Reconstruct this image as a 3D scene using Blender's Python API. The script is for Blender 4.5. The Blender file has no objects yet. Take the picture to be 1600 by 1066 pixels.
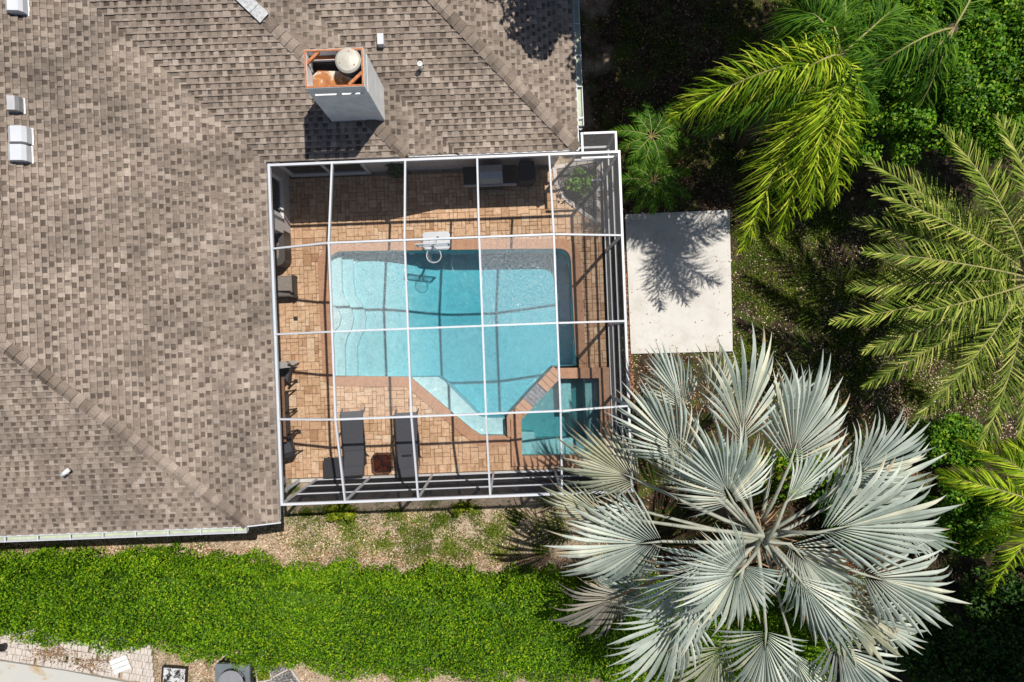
import bpy, bmesh, math, random
import numpy as np
from mathutils import Vector, Matrix
random.seed(7); NR = np.random.default_rng(7)
R = math.radians
S = bpy.context.scene
COL = S.collection

# ---------------------------------------------------------------- camera, sky, sun
H = 20.0                       # drone height over the pool deck (z = 0)
F = 1600 / 30.0                # photo pixels per metre on the deck
cam = bpy.data.cameras.new('camera'); cam.lens = 24; cam.sensor_width = 36
cam.clip_start = 0.1; cam.clip_end = 500
camo = bpy.data.objects.new('camera', cam); camo.location = (0, 0, H); COL.objects.link(camo)
S.camera = camo
SUNV = Vector((0.305, 0.345, 1.0)).normalized()     # towards the sun
w = bpy.data.worlds.new('World'); S.world = w; w.use_nodes = True
nt = w.node_tree; nt.nodes.clear()
sky = nt.nodes.new('ShaderNodeTexSky'); sky.sky_type = 'NISHITA'; sky.sun_disc = False
sky.sun_elevation = math.asin(SUNV.z); sky.sun_rotation = math.atan2(SUNV.x, SUNV.y)
bg = nt.nodes.new('ShaderNodeBackground'); bg.inputs[1].default_value = 0.068
wo = nt.nodes.new('ShaderNodeOutputWorld')
nt.links.new(sky.outputs[0], bg.inputs[0]); nt.links.new(bg.outputs[0], wo.inputs[0])
sun = bpy.data.lights.new('sun', 'SUN'); sun.energy = 4.85; sun.angle = R(0.53); sun.color = (1.0, 0.955, 0.88)
suno = bpy.data.objects.new('sun', sun); COL.objects.link(suno); suno.location = (8, 10, 30)
suno.rotation_euler = SUNV.to_track_quat('Z', 'Y').to_euler()
S.view_settings.view_transform = 'Standard'; S.view_settings.look = 'None'
S.view_settings.exposure = 0.0; S.view_settings.gamma = 1.0
S.cycles.max_bounces = 8; S.cycles.transparent_max_bounces = 24; S.cycles.diffuse_bounces = 3
S.cycles.caustics_reflective = False; S.cycles.caustics_refractive = False

# ---------------------------------------------------------------- frames
TH = R(2.2); CT, ST = math.cos(TH), math.sin(TH)
def P(px, py, z=0.0):
    """photo pixel at height z -> world point"""
    k = (1 - z / H) / F
    return Vector(((px - 800) * k, (533 - py) * k, z))
def L(px, py, z=0.0):
    """photo pixel at height z -> point in the house frame (turned 2.2 degrees)"""
    p = P(px, py, z)
    return Vector((p.x * CT + p.y * ST, -p.x * ST + p.y * CT, z))
def W(u, v, z=0.0):
    return Vector((u * CT - v * ST, u * ST + v * CT, z))

# ---------------------------------------------------------------- materials
class N:
    def __init__(s, name):
        s.m = bpy.data.materials.new(name); s.m.use_nodes = True
        s.t = s.m.node_tree; s.t.nodes.clear()
        s.out = s.n('ShaderNodeOutputMaterial')
    def n(s, k, **kw):
        x = s.t.nodes.new(k)
        for a, b in kw.items(): setattr(x, a, b)
        return x
    def set(s, sock, v):
        if isinstance(v, bpy.types.NodeSocket): s.t.links.new(v, sock)
        elif isinstance(v, tuple) and len(v) == 3 and sock.type == 'RGBA': sock.default_value = (*v, 1)
        else: sock.default_value = v
    def noise(s, scale, det=4, rough=.55, dist=0., vec=None):
        x = s.n('ShaderNodeTexNoise'); x.inputs['Scale'].default_value = scale
        x.inputs['Detail'].default_value = det; x.inputs['Roughness'].default_value = rough
        x.inputs['Distortion'].default_value = dist
        s.t.links.new(vec or s.obj(), x.inputs['Vector']); return x.outputs['Fac']
    def obj(s):
        if not hasattr(s, '_o'):
            s._o = s.n('ShaderNodeNewGeometry').outputs['Position']
        return s._o
    def ramp(s, fac, stops, interp='LINEAR'):
        x = s.n('ShaderNodeValToRGB'); x.color_ramp.interpolation = interp
        e = x.color_ramp.elements
        while len(e) < len(stops): e.new(.5)
        for i, (p, c) in enumerate(stops):
            e[i].position = p; e[i].color = (*c, 1) if len(c) == 3 else c
        s.set(x.inputs[0], fac); return x.outputs[0]
    def math(s, op, a, b=0., clamp=False):
        x = s.n('ShaderNodeMath', operation=op); x.use_clamp = clamp
        s.set(x.inputs[0], a); s.set(x.inputs[1], b); return x.outputs[0]
    def mix(s, f, a, b, bt='MIX'):
        x = s.n('ShaderNodeMix', data_type='RGBA', blend_type=bt)
        s.set(x.inputs[0], f); s.set(x.inputs[6], a); s.set(x.inputs[7], b); return x.outputs[2]
    def rnd(s):
        g = s.n('ShaderNodeNewGeometry').outputs['Random Per Island']
        o = s.n('ShaderNodeObjectInfo').outputs['Random']
        return s.math('FRACT', s.math('ADD', g, o))
    def bsdf(s, col, rough=.6, metal=0., spec=.5, bump=None, bs=.3, bd=.01, **kw):
        b = s.n('ShaderNodeBsdfPrincipled')
        s.set(b.inputs['Base Color'], col); s.set(b.inputs['Roughness'], rough)
        b.inputs['Metallic'].default_value = metal; b.inputs['Specular IOR Level'].default_value = spec
        for k, v in kw.items(): s.set(b.inputs[k], v)
        if bump is not None:
            p = s.n('ShaderNodeBump'); p.inputs['Strength'].default_value = bs; p.inputs['Distance'].default_value = bd
            s.set(p.inputs['Height'], bump); s.t.links.new(p.outputs[0], b.inputs['Normal'])
        return b.outputs[0]
    def done(s, sh):
        s.t.links.new(sh, s.out.inputs[0]); return s.m

def plain(name, col, rough=.5, metal=0., var=.12, scale=6., bump=0., spec=.5):
    k = N(name); f = k.noise(scale, 5)
    d = tuple(c * (1 - var) for c in col); l = tuple(min(1, c * (1 + var)) for c in col)
    return k.done(k.bsdf(k.ramp(f, [(.3, d), (.7, l)]), rough, metal, spec, f if bump else None, bump))

def shingle_mat(name, stops):
    k = N(name)
    c = k.ramp(k.rnd(), stops)
    gran = k.ramp(k.noise(70, 3), [(.3, (.62, .62, .62)), (.72, (1.25, 1.25, 1.25))])
    st = k.ramp(k.noise(.55, 5, .65), [(.33, (.66, .655, .65)), (.56, (1.06, 1.04, 1.02))])
    mp = k.n('ShaderNodeMapping'); mp.inputs['Scale'].default_value = (2.6, .35, .35); k.t.links.new(k.obj(), mp.inputs[0])
    st3 = k.ramp(k.noise(1., 4, .6, 0, mp.outputs[0]), [(.36, (.66, .645, .63)), (.54, (1.05, 1.04, 1.03))])
    gz = k.n('ShaderNodeNewGeometry'); sx = k.n('ShaderNodeSeparateXYZ'); k.t.links.new(gz.outputs['True Normal'], sx.inputs[0])
    st = k.mix(k.math('MULTIPLY', k.math('SUBTRACT', k.math('MULTIPLY', sx.outputs[1], -1.), .1), 6., True), st, st3)
    st2 = k.ramp(k.noise(3.2, 4, .6), [(.3, (.8, .8, .8)), (.65, (1.1, 1.1, 1.1))])
    c = k.mix(1., k.mix(1., k.mix(1., c, gran, 'MULTIPLY'), st, 'MULTIPLY'), st2, 'MULTIPLY')
    return k.done(k.bsdf(c, .92, 0, .15, k.noise(120, 2), .5, .004))
M = {}
M['shingle'] = shingle_mat('shingle', [(0, (.26, .21, .175)), (.35, (.31, .255, .212)), (.75, (.35, .29, .243)), (1, (.42, .355, .30))])
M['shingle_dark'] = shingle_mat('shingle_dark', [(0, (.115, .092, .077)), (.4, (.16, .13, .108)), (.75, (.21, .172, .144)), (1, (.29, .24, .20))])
M['cap'] = shingle_mat('ridge_shingle', [(0, (.19, .152, .125)), (.5, (.28, .228, .187)), (1, (.37, .305, .255))])
def paver_mat():
    k = N('paver')
    c = k.ramp(k.rnd(), [(0, (.42, .245, .14)), (.12, (.54, .345, .21)), (.5, (.62, .41, .265)), (.8, (.65, .445, .29)), (1, (.68, .51, .36))])
    m = k.ramp(k.noise(9, 6, .65, .6), [(.3, (.70, .63, .56)), (.55, (1.0, 1., 1.)), (.8, (1.22, 1.2, 1.16))])
    m2 = k.ramp(k.noise(45, 4), [(.3, (.85, .84, .82)), (.7, (1.12, 1.12, 1.12))])
    m3 = k.ramp(k.noise(.7, 4), [(.35, (.86, .84, .82)), (.65, (1.06, 1.06, 1.06))])
    c = k.mix(1., k.mix(1., k.mix(1., c, m, 'MULTIPLY'), m2, 'MULTIPLY'), m3, 'MULTIPLY')
    return k.done(k.bsdf(c, .8, 0, .25, k.noise(38, 5), .35, .004))
M['paver'] = paver_mat()
def coping_mat():
    k = N('coping')
    c = k.ramp(k.rnd(), [(0, (.42, .235, .145)), (.5, (.435, .247, .153)), (1, (.45, .258, .16))])
    m = k.ramp(k.noise(14, 5, .6), [(.3, (.84, .82, .8)), (.7, (1.1, 1.1, 1.1))])
    return k.done(k.bsdf(k.mix(1., c, m, 'MULTIPLY'), .75, 0, .3, k.noise(50, 4), .3, .003))
M['coping'] = coping_mat()
M['bedding'] = plain('sand_bedding', (.13, .085, .055), .95, var=.3, scale=20)
M['white'] = plain('white_aluminium', (.59, .605, .64), .38, 0, .05, 3.)
M['white_old'] = plain('white_painted_metal', (.74, .74, .73), .4, .0, .08, 5.)
M['stucco'] = plain('stucco', (.60, .55, .54), .9, var=.08, scale=8, bump=.3)
M['soffit'] = plain('soffit', (.70, .69, .67), .8, var=.05)
M['frame_white'] = plain('window_frame', (.75, .75, .75), .45, var=.04)
M['gutter_in'] = plain('gutter_inside', (.42, .47, .33), .6, var=.2, scale=5)
M['flash'] = plain('flashing', (.36, .37, .38), .55, .3, .3, 14, .3)
M['chim'] = plain('chimney_siding', (.80, .80, .79), .8, var=.12, scale=4, bump=.2)
M['rustpan'] = None
k = N('rusty_pan'); f = k.noise(2.6, 5, .6, .4)
M['rustpan'] = k.done(k.bsdf(k.ramp(f, [(.40, (.62, .56, .47)), (.49, (.42, .17, .05)), (.66, (.24, .07, .018))]), .75))
M['wood_or'] = plain('raw_wood', (.47, .17, .065), .8, var=.3, scale=12)
M['cream'] = plain('cream_metal', (.50, .47, .40), .45, .1, .1, 8)
M['black'] = plain('black_metal', (.018, .018, .02), .4, .3, .3)
M['steel'] = plain('stainless', (.42, .42, .43), .5, .6, .08)
M['darkmetal'] = plain('bronze_metal', (.03, .026, .024), .45, .3, .3)
M['sling'] = plain('grey_sling', (.050, .052, .062), .8, var=.18, scale=40, bump=.3)
M['sling2'] = plain('dark_sling', (.030, .032, .037), .85, var=.2, scale=40, bump=.3)
M['taupe'] = plain('taupe_cushion', (.235, .20, .175), .9, var=.12, scale=14, bump=.3)
M['taupe_dark'] = plain('taupe_pillow', (.15, .13, .12), .9, var=.15, scale=14, bump=.3)
k = N('wicker'); wv = k.n('ShaderNodeTexWave'); wv.inputs['Scale'].default_value = 12; wv.inputs['Distortion'].default_value = 1.5
k.t.links.new(k.obj(), wv.inputs['Vector'])
M['wicker'] = k.done(k.bsdf(k.ramp(wv.outputs[0], [(.2, (.018, .015, .013)), (.8, (.10, .085, .075))]), .6, bump=wv.outputs[0], bs=.6))
M['tablewood'] = plain('table_wood', (.17, .085, .045), .6, var=.3, scale=10)
def glassy(name, tint, fac, rough=.05):
    k = N(name); t = k.n('ShaderNodeBsdfTransparent'); t.inputs[0].default_value = (*tint, 1)
    g = k.bsdf((.02, .025, .03), rough); x = k.n('ShaderNodeMixShader'); x.inputs[0].default_value = fac
    k.t.links.new(t.outputs[0], x.inputs[1]); k.t.links.new(g, x.inputs[2]); return k.done(x.outputs[0])
M['glass'] = plain('dark_window_glass', (.012, .014, .018), .06, var=.2)
M['clear'] = glassy('clear_acrylic', (.9, .93, .95), .12)
M['brownglass'] = glassy('brown_glass', (.62, .42, .27), .15)
def screen_mat(name, a, col, rough_noise=0.):
    """woven mesh: the more slanted the ray, the more thread it meets"""
    k = N(name)
    g = k.n('ShaderNodeNewGeometry')
    d = k.n('ShaderNodeVectorMath', operation='DOT_PRODUCT')
    k.t.links.new(g.outputs['Normal'], d.inputs[0]); k.t.links.new(g.outputs['Incoming'], d.inputs[1])
    c = k.math('MAXIMUM', k.math('ABSOLUTE', d.outputs['Value']), .02)
    base = a
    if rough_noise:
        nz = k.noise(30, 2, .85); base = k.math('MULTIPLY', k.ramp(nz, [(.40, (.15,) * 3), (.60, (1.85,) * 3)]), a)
    fac = k.math('MINIMUM', k.math('DIVIDE', base, c), .93)
    t = k.n('ShaderNodeBsdfTransparent'); df = k.n('ShaderNodeBsdfDiffuse'); df.inputs[0].default_value = (*col, 1)
    x = k.n('ShaderNodeMixShader'); k.set(x.inputs[0], fac)
    k.t.links.new(t.outputs[0], x.inputs[1]); k.t.links.new(df.outputs[0], x.inputs[2]); return k.done(x.outputs[0])
M['screen'] = screen_mat('charcoal_mesh', .085, (.05, .05, .055))
M['screen_glare'] = screen_mat('glare_mesh', .145, (.80, .80, .80), 1.)  # white speckled mesh colour paints the sun glare on two panels
M['screen_haze'] = screen_mat('haze_tint_mesh', .085, (.72, .73, .74), 0.)  # faint haze over these panels painted as a paler mesh colour
M['screen_wall'] = screen_mat('dense_wall_mesh', .18, (.028, .028, .034))
M['screen_side'] = screen_mat('side_wall_mesh', .14, (.035, .035, .042))
M['screen_grey'] = screen_mat('grey_mesh', .13, (.30, .29, .29))
# --- pool
def plaster():
    k = N('pool_plaster')
    f = k.noise(3.2, 6, .7); f2 = k.noise(60, 2)
    c = k.ramp(f, [(.3, (.55, .68, .70)), (.7, (.71, .795, .80))])
    c = k.mix(1., c, k.ramp(f2, [(.3, (.88, .88, .88)), (.7, (1.1, 1.1, 1.1))]), 'MULTIPLY')
    return k.done(k.bsdf(c, .8, bump=f2, bs=.2))
M['plaster'] = plaster()
M['tile'] = plain('waterline_tile', (.07, .16, .19), .3, var=.4, scale=30)
M['spilltile'] = plain('slate_tile', (.16, .165, .19), .5, var=.5, scale=16, bump=.4)
def water(name, dens, col):
    k = N(name)
    t = k.n('ShaderNodeBsdfTransparent'); g = k.n('ShaderNodeBsdfGlossy'); g.inputs['Roughness'].default_value = .06
    fr = k.n('ShaderNodeFresnel'); fr.inputs[0].default_value = 1.33
    nz = k.noise(6.5, 3, .55, 1.4)
    rp = k.ramp(k.noise(8.5, 2, .5, 1.3), [(.36, (.85, .885, .90)), (.5, (.95, .965, .97)), (.62, (1, 1, 1))])  # noise tint paints ripple light and dark into the clear surface
    k.t.links.new(rp, t.inputs[0])
    b = k.n('ShaderNodeBump'); b.inputs['Strength'].default_value = .8; b.inputs['Distance'].default_value = .045
    k.t.links.new(nz, b.inputs['Height']); k.t.links.new(b.outputs[0], g.inputs['Normal']); k.t.links.new(b.outputs[0], fr.inputs['Normal'])
    x = k.n('ShaderNodeMixShader'); k.t.links.new(fr.outputs[0], x.inputs[0])
    k.t.links.new(t.outputs[0], x.inputs[1]); k.t.links.new(g.outputs[0], x.inputs[2])
    va = k.n('ShaderNodeVolumeAbsorption'); va.inputs[0].default_value = (*col, 1); va.inputs[1].default_value = dens
    vs = k.n('ShaderNodeVolumeScatter'); vs.inputs[0].default_value = (.25, .80, .90, 1); vs.inputs[1].default_value = .11; ad = k.n('ShaderNodeAddShader')
    k.t.links.new(va.outputs[0], ad.inputs[0]); k.t.links.new(vs.outputs[0], ad.inputs[1]); k.t.links.new(ad.outputs[0], k.out.inputs[1]); return k.done(x.outputs[0])
M['water'] = water('pool_water', .95, (.15, .80, .89))
M['spawater'] = water('spa_water', 1.6, (.20, .68, .72))
# --- ground and plants
def ground_mat():
    k = N('ground')
    sand = k.ramp(k.noise(5, 8, .75), [(.3, (.30, .215, .15)), (.5, (.47, .365, .27)), (.7, (.60, .50, .39))])
    shaded_mould = k.ramp(k.noise(4, 8, .75), [(.3, (.018, .013, .009)), (.5, (.05, .036, .023)), (.66, (.13, .095, .06)), (.78, (.26, .19, .125))])  # leaf mould, its dark tones also paint in the tree shade
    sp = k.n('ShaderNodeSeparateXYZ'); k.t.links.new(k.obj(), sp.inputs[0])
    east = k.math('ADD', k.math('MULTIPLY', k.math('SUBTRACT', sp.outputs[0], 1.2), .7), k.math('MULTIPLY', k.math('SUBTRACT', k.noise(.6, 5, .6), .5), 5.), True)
    dirt = k.mix(east, sand, shaded_mould)
    fine = k.ramp(k.noise(60, 4, .7), [(.3, (.55, .53, .5)), (.7, (1.3, 1.3, 1.3))])
    dirt = k.mix(1., dirt, fine, 'MULTIPLY')
    grass = k.ramp(k.noise(30, 4, .7), [(.3, (.02, .04, .006)), (.7, (.11, .15, .025))])
    gm = k.math('MULTIPLY', k.math('SUBTRACT', k.noise(.95, 7, .72, .8), .50), 8., True)
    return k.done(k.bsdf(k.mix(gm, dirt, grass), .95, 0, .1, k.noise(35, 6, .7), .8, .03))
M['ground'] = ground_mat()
def leaf(name, stops, rough=.55, trans=.25, spec=.15, stripe=None):
    k = N(name)
    c = k.ramp(k.rnd(), stops)
    big = k.ramp(k.noise(1.1, 3), [(.33, (.70, .74, .72)), (.66, (1.2, 1.16, 1.1))])
    c = k.mix(1., c, big, 'MULTIPLY')
    p = k.bsdf(c, rough, 0, spec)
    t = k.n('ShaderNodeBsdfTranslucent'); k.set(t.inputs[0], k.mix(1., c, (1.3, 1.25, .6), 'MULTIPLY'))
    x = k.n('ShaderNodeMixShader'); x.inputs[0].default_value = trans
    k.t.links.new(p, x.inputs[1]); k.t.links.new(t.outputs[0], x.inputs[2]); return k.done(x.outputs[0])
M['hedge'] = leaf('hedge_leaf', [(0, (.026, .085, .004)), (.35, (.10, .235, .006)), (.85, (.225, .41, .010)), (1, (.40, .46, .02))])
M['broad'] = leaf('broad_leaf', [(0, (.025, .085, .006)), (.45, (.085, .23, .012)), (.85, (.19, .38, .02)), (1, (.36, .46, .035))], .5, .25, .2)
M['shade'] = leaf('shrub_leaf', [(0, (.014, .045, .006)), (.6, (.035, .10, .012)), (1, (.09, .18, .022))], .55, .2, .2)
M['yellow'] = leaf('yellow_green_leaf', [(0, (.06, .12, .01)), (.5, (.17, .24, .015)), (1, (.42, .40, .03))])
M['silver'] = leaf('silver_fan', [(0, (.27, .325, .295)), (.4, (.41, .465, .425)), (.85, (.585, .64, .595)), (1, (.66, .65, .52))], .5, .12, .35)
M['tip'] = leaf('dry_tip', [(0, (.30, .22, .14)), (.5, (.50, .40, .28)), (1, (.64, .56, .42))], .7, .1)
M['silver_old'] = leaf('silver_fan_old', [(0, (.33, .34, .24)), (.5, (.45, .46, .35)), (1, (.56, .55, .45))], .6, .12)
M['silver_dead'] = leaf('silver_fan_dry', [(0, (.20, .185, .165)), (.5, (.30, .28, .25)), (1, (.42, .38, .32))], .7, .1)
M['petiole'] = plain('petiole', (.34, .35, .28), .6, var=.2, scale=5)
M['petiole_dry'] = plain('dry_petiole', (.36, .22, .12), .75, var=.25, scale=9)
M['date'] = leaf('date_leaflet', [(0, (.04, .075, .008)), (.4, (.13, .20, .022)), (.8, (.31, .37, .06)), (1, (.54, .52, .15))], .6, .12, .12)
M['feather'] = leaf('feather_leaflet', [(0, (.06, .14, .006)), (.45, (.20, .33, .010)), (.8, (.42, .54, .025)), (1, (.60, .62, .08))], .55, .22, .12)
M['feather_dk'] = leaf('green_leaflet', [(0, (.025, .075, .008)), (.5, (.06, .16, .012)), (1, (.15, .28, .018))], .55, .2, .12)
M['rachis'] = plain('rachis', (.30, .27, .10), .55, var=.25, scale=8)
M['bark'] = plain('bark', (.085, .065, .048), .9, var=.35, scale=14, bump=.6)
M['litter'] = leaf('leaf_litter', [(0, (.13, .07, .04)), (.3, (.34, .22, .135)), (.65, (.58, .44, .31)), (1, (.76, .65, .52))], .8, 0., .2)
M['litter_red'] = leaf('red_leaf_litter', [(0, (.09, .03, .018)), (.4, (.24, .10, .055)), (.8, (.42, .22, .13)), (1, (.55, .37, .25))], .8, 0., .2)
M['grass'] = leaf('grass_blade', [(0, (.05, .10, .008)), (.5, (.13, .20, .015)), (1, (.26, .30, .04))], .5, .25)
k = N('concrete'); c1 = k.ramp(k.noise(1.3, 7, .7, .4), [(.3, (.50, .47, .43)), (.5, (.60, .57, .53)), (.7, (.64, .615, .58))])
c2 = k.ramp(k.noise(24, 5, .7), [(.25, (.93, .925, .92)), (.5, (1, 1, 1)), (.75, (1.03, 1.03, 1.03))])
vz = k.n('ShaderNodeTexVoronoi', feature='DISTANCE_TO_EDGE'); vz.inputs['Scale'].default_value = .33
vp = k.n('ShaderNodeVectorMath', operation='ADD'); k.t.links.new(k.obj(), vp.inputs[0]); nv = k.n('ShaderNodeTexNoise'); nv.inputs['Scale'].default_value = 3.; k.t.links.new(k.obj(), nv.inputs[0]); k.t.links.new(nv.outputs['Color'], vp.inputs[1]); k.t.links.new(vp.outputs[0], vz.inputs['Vector'])
c3 = k.ramp(vz.outputs[0], [(0, (.8, .79, .77)), (.003, (1, 1, 1))])
M['conc'] = k.done(k.bsdf(k.mix(1., k.mix(1., c1, c2, 'MULTIPLY'), c3, 'MULTIPLY'), .9, bump=k.noise(40, 4), bs=.15))
k = N('stained_slab'); f = k.noise(1.1, 6, .6, .5)
M['slab'] = k.done(k.bsdf(k.ramp(f, [(.38, (.47, .47, .45)), (.55, (.50, .49, .45)), (.66, (.42, .30, .16))]), .85))
M['brick'] = plain('pale_brick', (.55, .49, .44), .9, var=.15, scale=6, bump=.2)
M['acgrey'] = plain('ac_grey', (.17, .20, .22), .5, .2, .1, 4)
M['pebble'] = leaf('pebbles', [(0, (.05, .05, .055)), (.5, (.16, .16, .17)), (1, (.38, .38, .40))], .7, 0.)
M['red'] = plain('red_label', (.4, .03, .02), .6)
M['net'] = plain('white_net', (.7, .72, .75), .7)

# ---------------------------------------------------------------- object helpers
def tag(o, label=None, cat=None, group=None, kind=None):
    if label: o['label'] = label
    if cat: o['category'] = cat
    if group: o['group'] = group
    if kind: o['kind'] = kind
    return o
def thing(name, label, cat, loc=(0, 0, 0), rot=TH, group=None, world=False):
    """Empty at the thing's base. loc is in the house frame unless world."""
    o = bpy.data.objects.new(name, None); COL.objects.link(o)
    o.empty_display_size = .2
    o.location = Vector(loc) if world else W(*loc)
    o.rotation_euler = (0, 0, 0 if world else rot)
    return tag(o, label, cat, group)
def link(name, me, parent=None, mat=None):
    o = bpy.data.objects.new(name, me); COL.objects.link(o)
    if mat is not None and not me.materials:
        for m in (mat if isinstance(mat, (list, tuple)) else [mat]): me.materials.append(m)
    if parent is not None: o.parent = parent
    return o
def copy_tree(o, parent=None):
    c = o.copy(); COL.objects.link(c)
    if parent is not None: c.parent = parent
    for ch in list(o.children): copy_tree(ch, c)
    return c

class MB:
    """collects shapes; org is subtracted so that children sit under their thing"""
    def __init__(s, org=(0, 0, 0)):
        s.v, s.f, s.mi, s.org = [], [], [], Vector(org); s.cur = 0; s.smooth = []
    def add(s, vs, fs, smooth=False):
        b = len(s.v); s.v += [tuple(Vector(x) - s.org) for x in vs]
        for f in fs: s.f.append(tuple(b + i for i in f)); s.mi.append(s.cur); s.smooth.append(smooth)
        return s
    def box(s, x0, y0, z0, x1, y1, z1):
        return s.add([(x0, y0, z0), (x1, y0, z0), (x1, y1, z0), (x0, y1, z0), (x0, y0, z1), (x1, y0, z1), (x1, y1, z1), (x0, y1, z1)],
                     [(0, 3, 2, 1), (4, 5, 6, 7), (0, 1, 5, 4), (1, 2, 6, 5), (2, 3, 7, 6), (3, 0, 4, 7)])
    def bbox(s, x0, y0, z0, x1, y1, z1, b=.02):
        """box with a chamfered top rim"""
        vs = []
        for (o, z) in ((0, z0), (0, z1 - b), (b, z1)):
            vs += [(x0 + o, y0 + o, z), (x1 - o, y0 + o, z), (x1 - o, y1 - o, z), (x0 + o, y1 - o, z)]
        fs = [(0, 3, 2, 1), (8, 9, 10, 11)]
        for r in (0, 4):
            for i in range(4):
                j = (i + 1) % 4; fs.append((r + i, r + j, r + 4 + j, r + 4 + i))
        return s.add(vs, fs)
    def bar(s, a, b, wd, ht, up=(0, 0, 1)):
        a, b, up = Vector(a), Vector(b), Vector(up)
        d = (b - a).normalized()
        if abs(d.dot(up)) > .98: up = Vector((1, 0, 0))
        x = d.cross(up).normalized() * (wd / 2); y = x.cross(d).normalized() * (ht / 2)
        vs = [p + sx * x + sy * y for p in (a, b) for sx, sy in ((-1, -1), (1, -1), (1, 1), (-1, 1))]
        return s.add(vs, [(0, 3, 2, 1), (4, 5, 6, 7), (0, 1, 5, 4), (1, 2, 6, 5), (2, 3, 7, 6), (3, 0, 4, 7)])
    def tube(s, pts, r, n=8, close=False):
        pts = [Vector(p) for p in pts]; rs = r if isinstance(r, (list, tuple)) else [r] * len(pts)
        vs, fs = [], []; m = len(pts)
        for i, p in enumerate(pts):
            if close: d = pts[(i + 1) % m] - pts[i - 1]
            else: d = pts[min(i + 1, m - 1)] - pts[max(i - 1, 0)]
            d.normalize(); up = Vector((0, 0, 1)) if abs(d.z) < .9 else Vector((1, 0, 0))
            x = d.cross(up).normalized(); y = x.cross(d)
            vs += [p + (x * math.cos(2 * math.pi * k / n) + y * math.sin(2 * math.pi * k / n)) * rs[i] for k in range(n)]
        for i in range(m if close else m - 1):
            for k in range(n):
                k2 = (k + 1) % n; j = (i + 1) % m
                fs.append((i * n + k, i * n + k2, j * n + k2, j * n + k))
        if not close: fs += [tuple(range(n))[::-1], tuple((m - 1) * n + k for k in range(n))]
        return s.add(vs, fs, True)
    def lathe(s, c, prof, n=24):
        c = Vector(c); vs, fs = [], []; m = len(prof)
        for r, z in prof:
            vs += [c + Vector((r * math.cos(2 * math.pi * k / n), r * math.sin(2 * math.pi * k / n), z)) for k in range(n)]
        for i in range(m - 1):
            for k in range(n):
                k2 = (k + 1) % n; fs.append((i * n + k, i * n + k2, (i + 1) * n + k2, (i + 1) * n + k))
        fs += [tuple(range(n))[::-1], tuple((m - 1) * n + k for k in range(n))]
        return s.add(vs, fs, False)
    def prism(s, poly, z0, z1):
        n = len(poly)
        vs = [(x, y, z0) for x, y in poly] + [(x, y, z1) for x, y in poly]
        return s.add(vs, [tuple(range(n))[::-1], tuple(range(n, 2 * n))] + [(i, (i + 1) % n, n + (i + 1) % n, n + i) for i in range(n)])
    def mesh(s, name, mat):
        me = bpy.data.meshes.new(name); me.from_pydata(s.v, [], s.f)
        for m in (mat if isinstance(mat, (list, tuple)) else [mat]): me.materials.append(m)
        me.polygons.foreach_set('material_index', s.mi)
        me.polygons.foreach_set('use_smooth', s.smooth)
        me.update(); return me
    def build(s, name, mat, parent=None):
        return link(name, s.mesh(name, mat), parent)
def np_quads(name, v, mat, parent=None, smooth=False):
    """v: (n,4,3) array of separate quads -> one object"""
    v = np.asarray(v, dtype=np.float32); n = len(v)
    me = bpy.data.meshes.new(name)
    me.vertices.add(n * 4); me.vertices.foreach_set('co', v.reshape(-1))
    me.loops.add(n * 4); me.loops.foreach_set('vertex_index', np.arange(n * 4, dtype=np.int32))
    me.polygons.add(n); me.polygons.foreach_set('loop_start', np.arange(0, n * 4, 4, dtype=np.int32))
    me.polygons.foreach_set('loop_total', np.full(n, 4, dtype=np.int32))
    me.update(calc_edges=True); me.validate()
    return link(name, me, parent, mat)
def unit(a): return a / np.maximum(np.linalg.norm(a, axis=-1, keepdims=True), 1e-6)
def leaf_quads(pos, nrm, size, tilt=.6, aspect=.5, fold=.18):
    """a leaf (folded diamond) at each point, roughly facing nrm"""
    n = len(pos)
    nn = unit(nrm + NR.normal(0, tilt, (n, 3)))
    d = NR.normal(0, 1, (n, 3)); d = unit(d - (d * nn).sum(1, keepdims=True) * nn)
    sd = np.cross(nn, d); sz = (size * NR.uniform(.65, 1.35, n))[:, None]
    b = pos - d * sz * .5; t = pos + d * sz * .5 - nn * sz * .15
    l = pos + sd * sz * aspect * .5 + nn * sz * fold; r = pos - sd * sz * aspect * .5 + nn * sz * fold
    return np.stack([b, r, t, l], 1)

def inpoly(x, y, poly):
    c = False; j = len(poly) - 1
    for i in range(len(poly)):
        xi, yi = poly[i][0], poly[i][1]; xj, yj = poly[j][0], poly[j][1]
        if (yi > y) != (yj > y) and x < (xj - xi) * (y - yi) / (yj - yi) + xi: c = not c
        j = i
    return c
def clip(poly, a, b, c):
    """keep a*x+b*y<=c"""
    out = []
    for i in range(len(poly)):
        p, q = poly[i], poly[(i + 1) % len(poly)]
        fp, fq = a * p[0] + b * p[1] - c, a * q[0] + b * q[1] - c
        if fp <= 0: out.append(p)
        if fp * fq < 0:
            t = fp / (fp - fq); out.append((p[0] + t * (q[0] - p[0]), p[1] + t * (q[1] - p[1])))
    return out
def round_poly(pts, n=6):
    """pts: (x, y, r)"""
    out = []; m = len(pts)
    for i in range(m):
        p = Vector(pts[i][:2]); r = pts[i][2] if len(pts[i]) > 2 else 0
        if r <= 0: out.append(tuple(p)); continue
        a = (Vector(pts[i - 1][:2]) - p).normalized(); b = (Vector(pts[(i + 1) % m][:2]) - p).normalized()
        A, B = p + a * r, p + b * r
        for k in range(n + 1):
            t = k / n; out.append(tuple((1 - t) ** 2 * A + 2 * t * (1 - t) * p + t * t * B))
    return out
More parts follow.
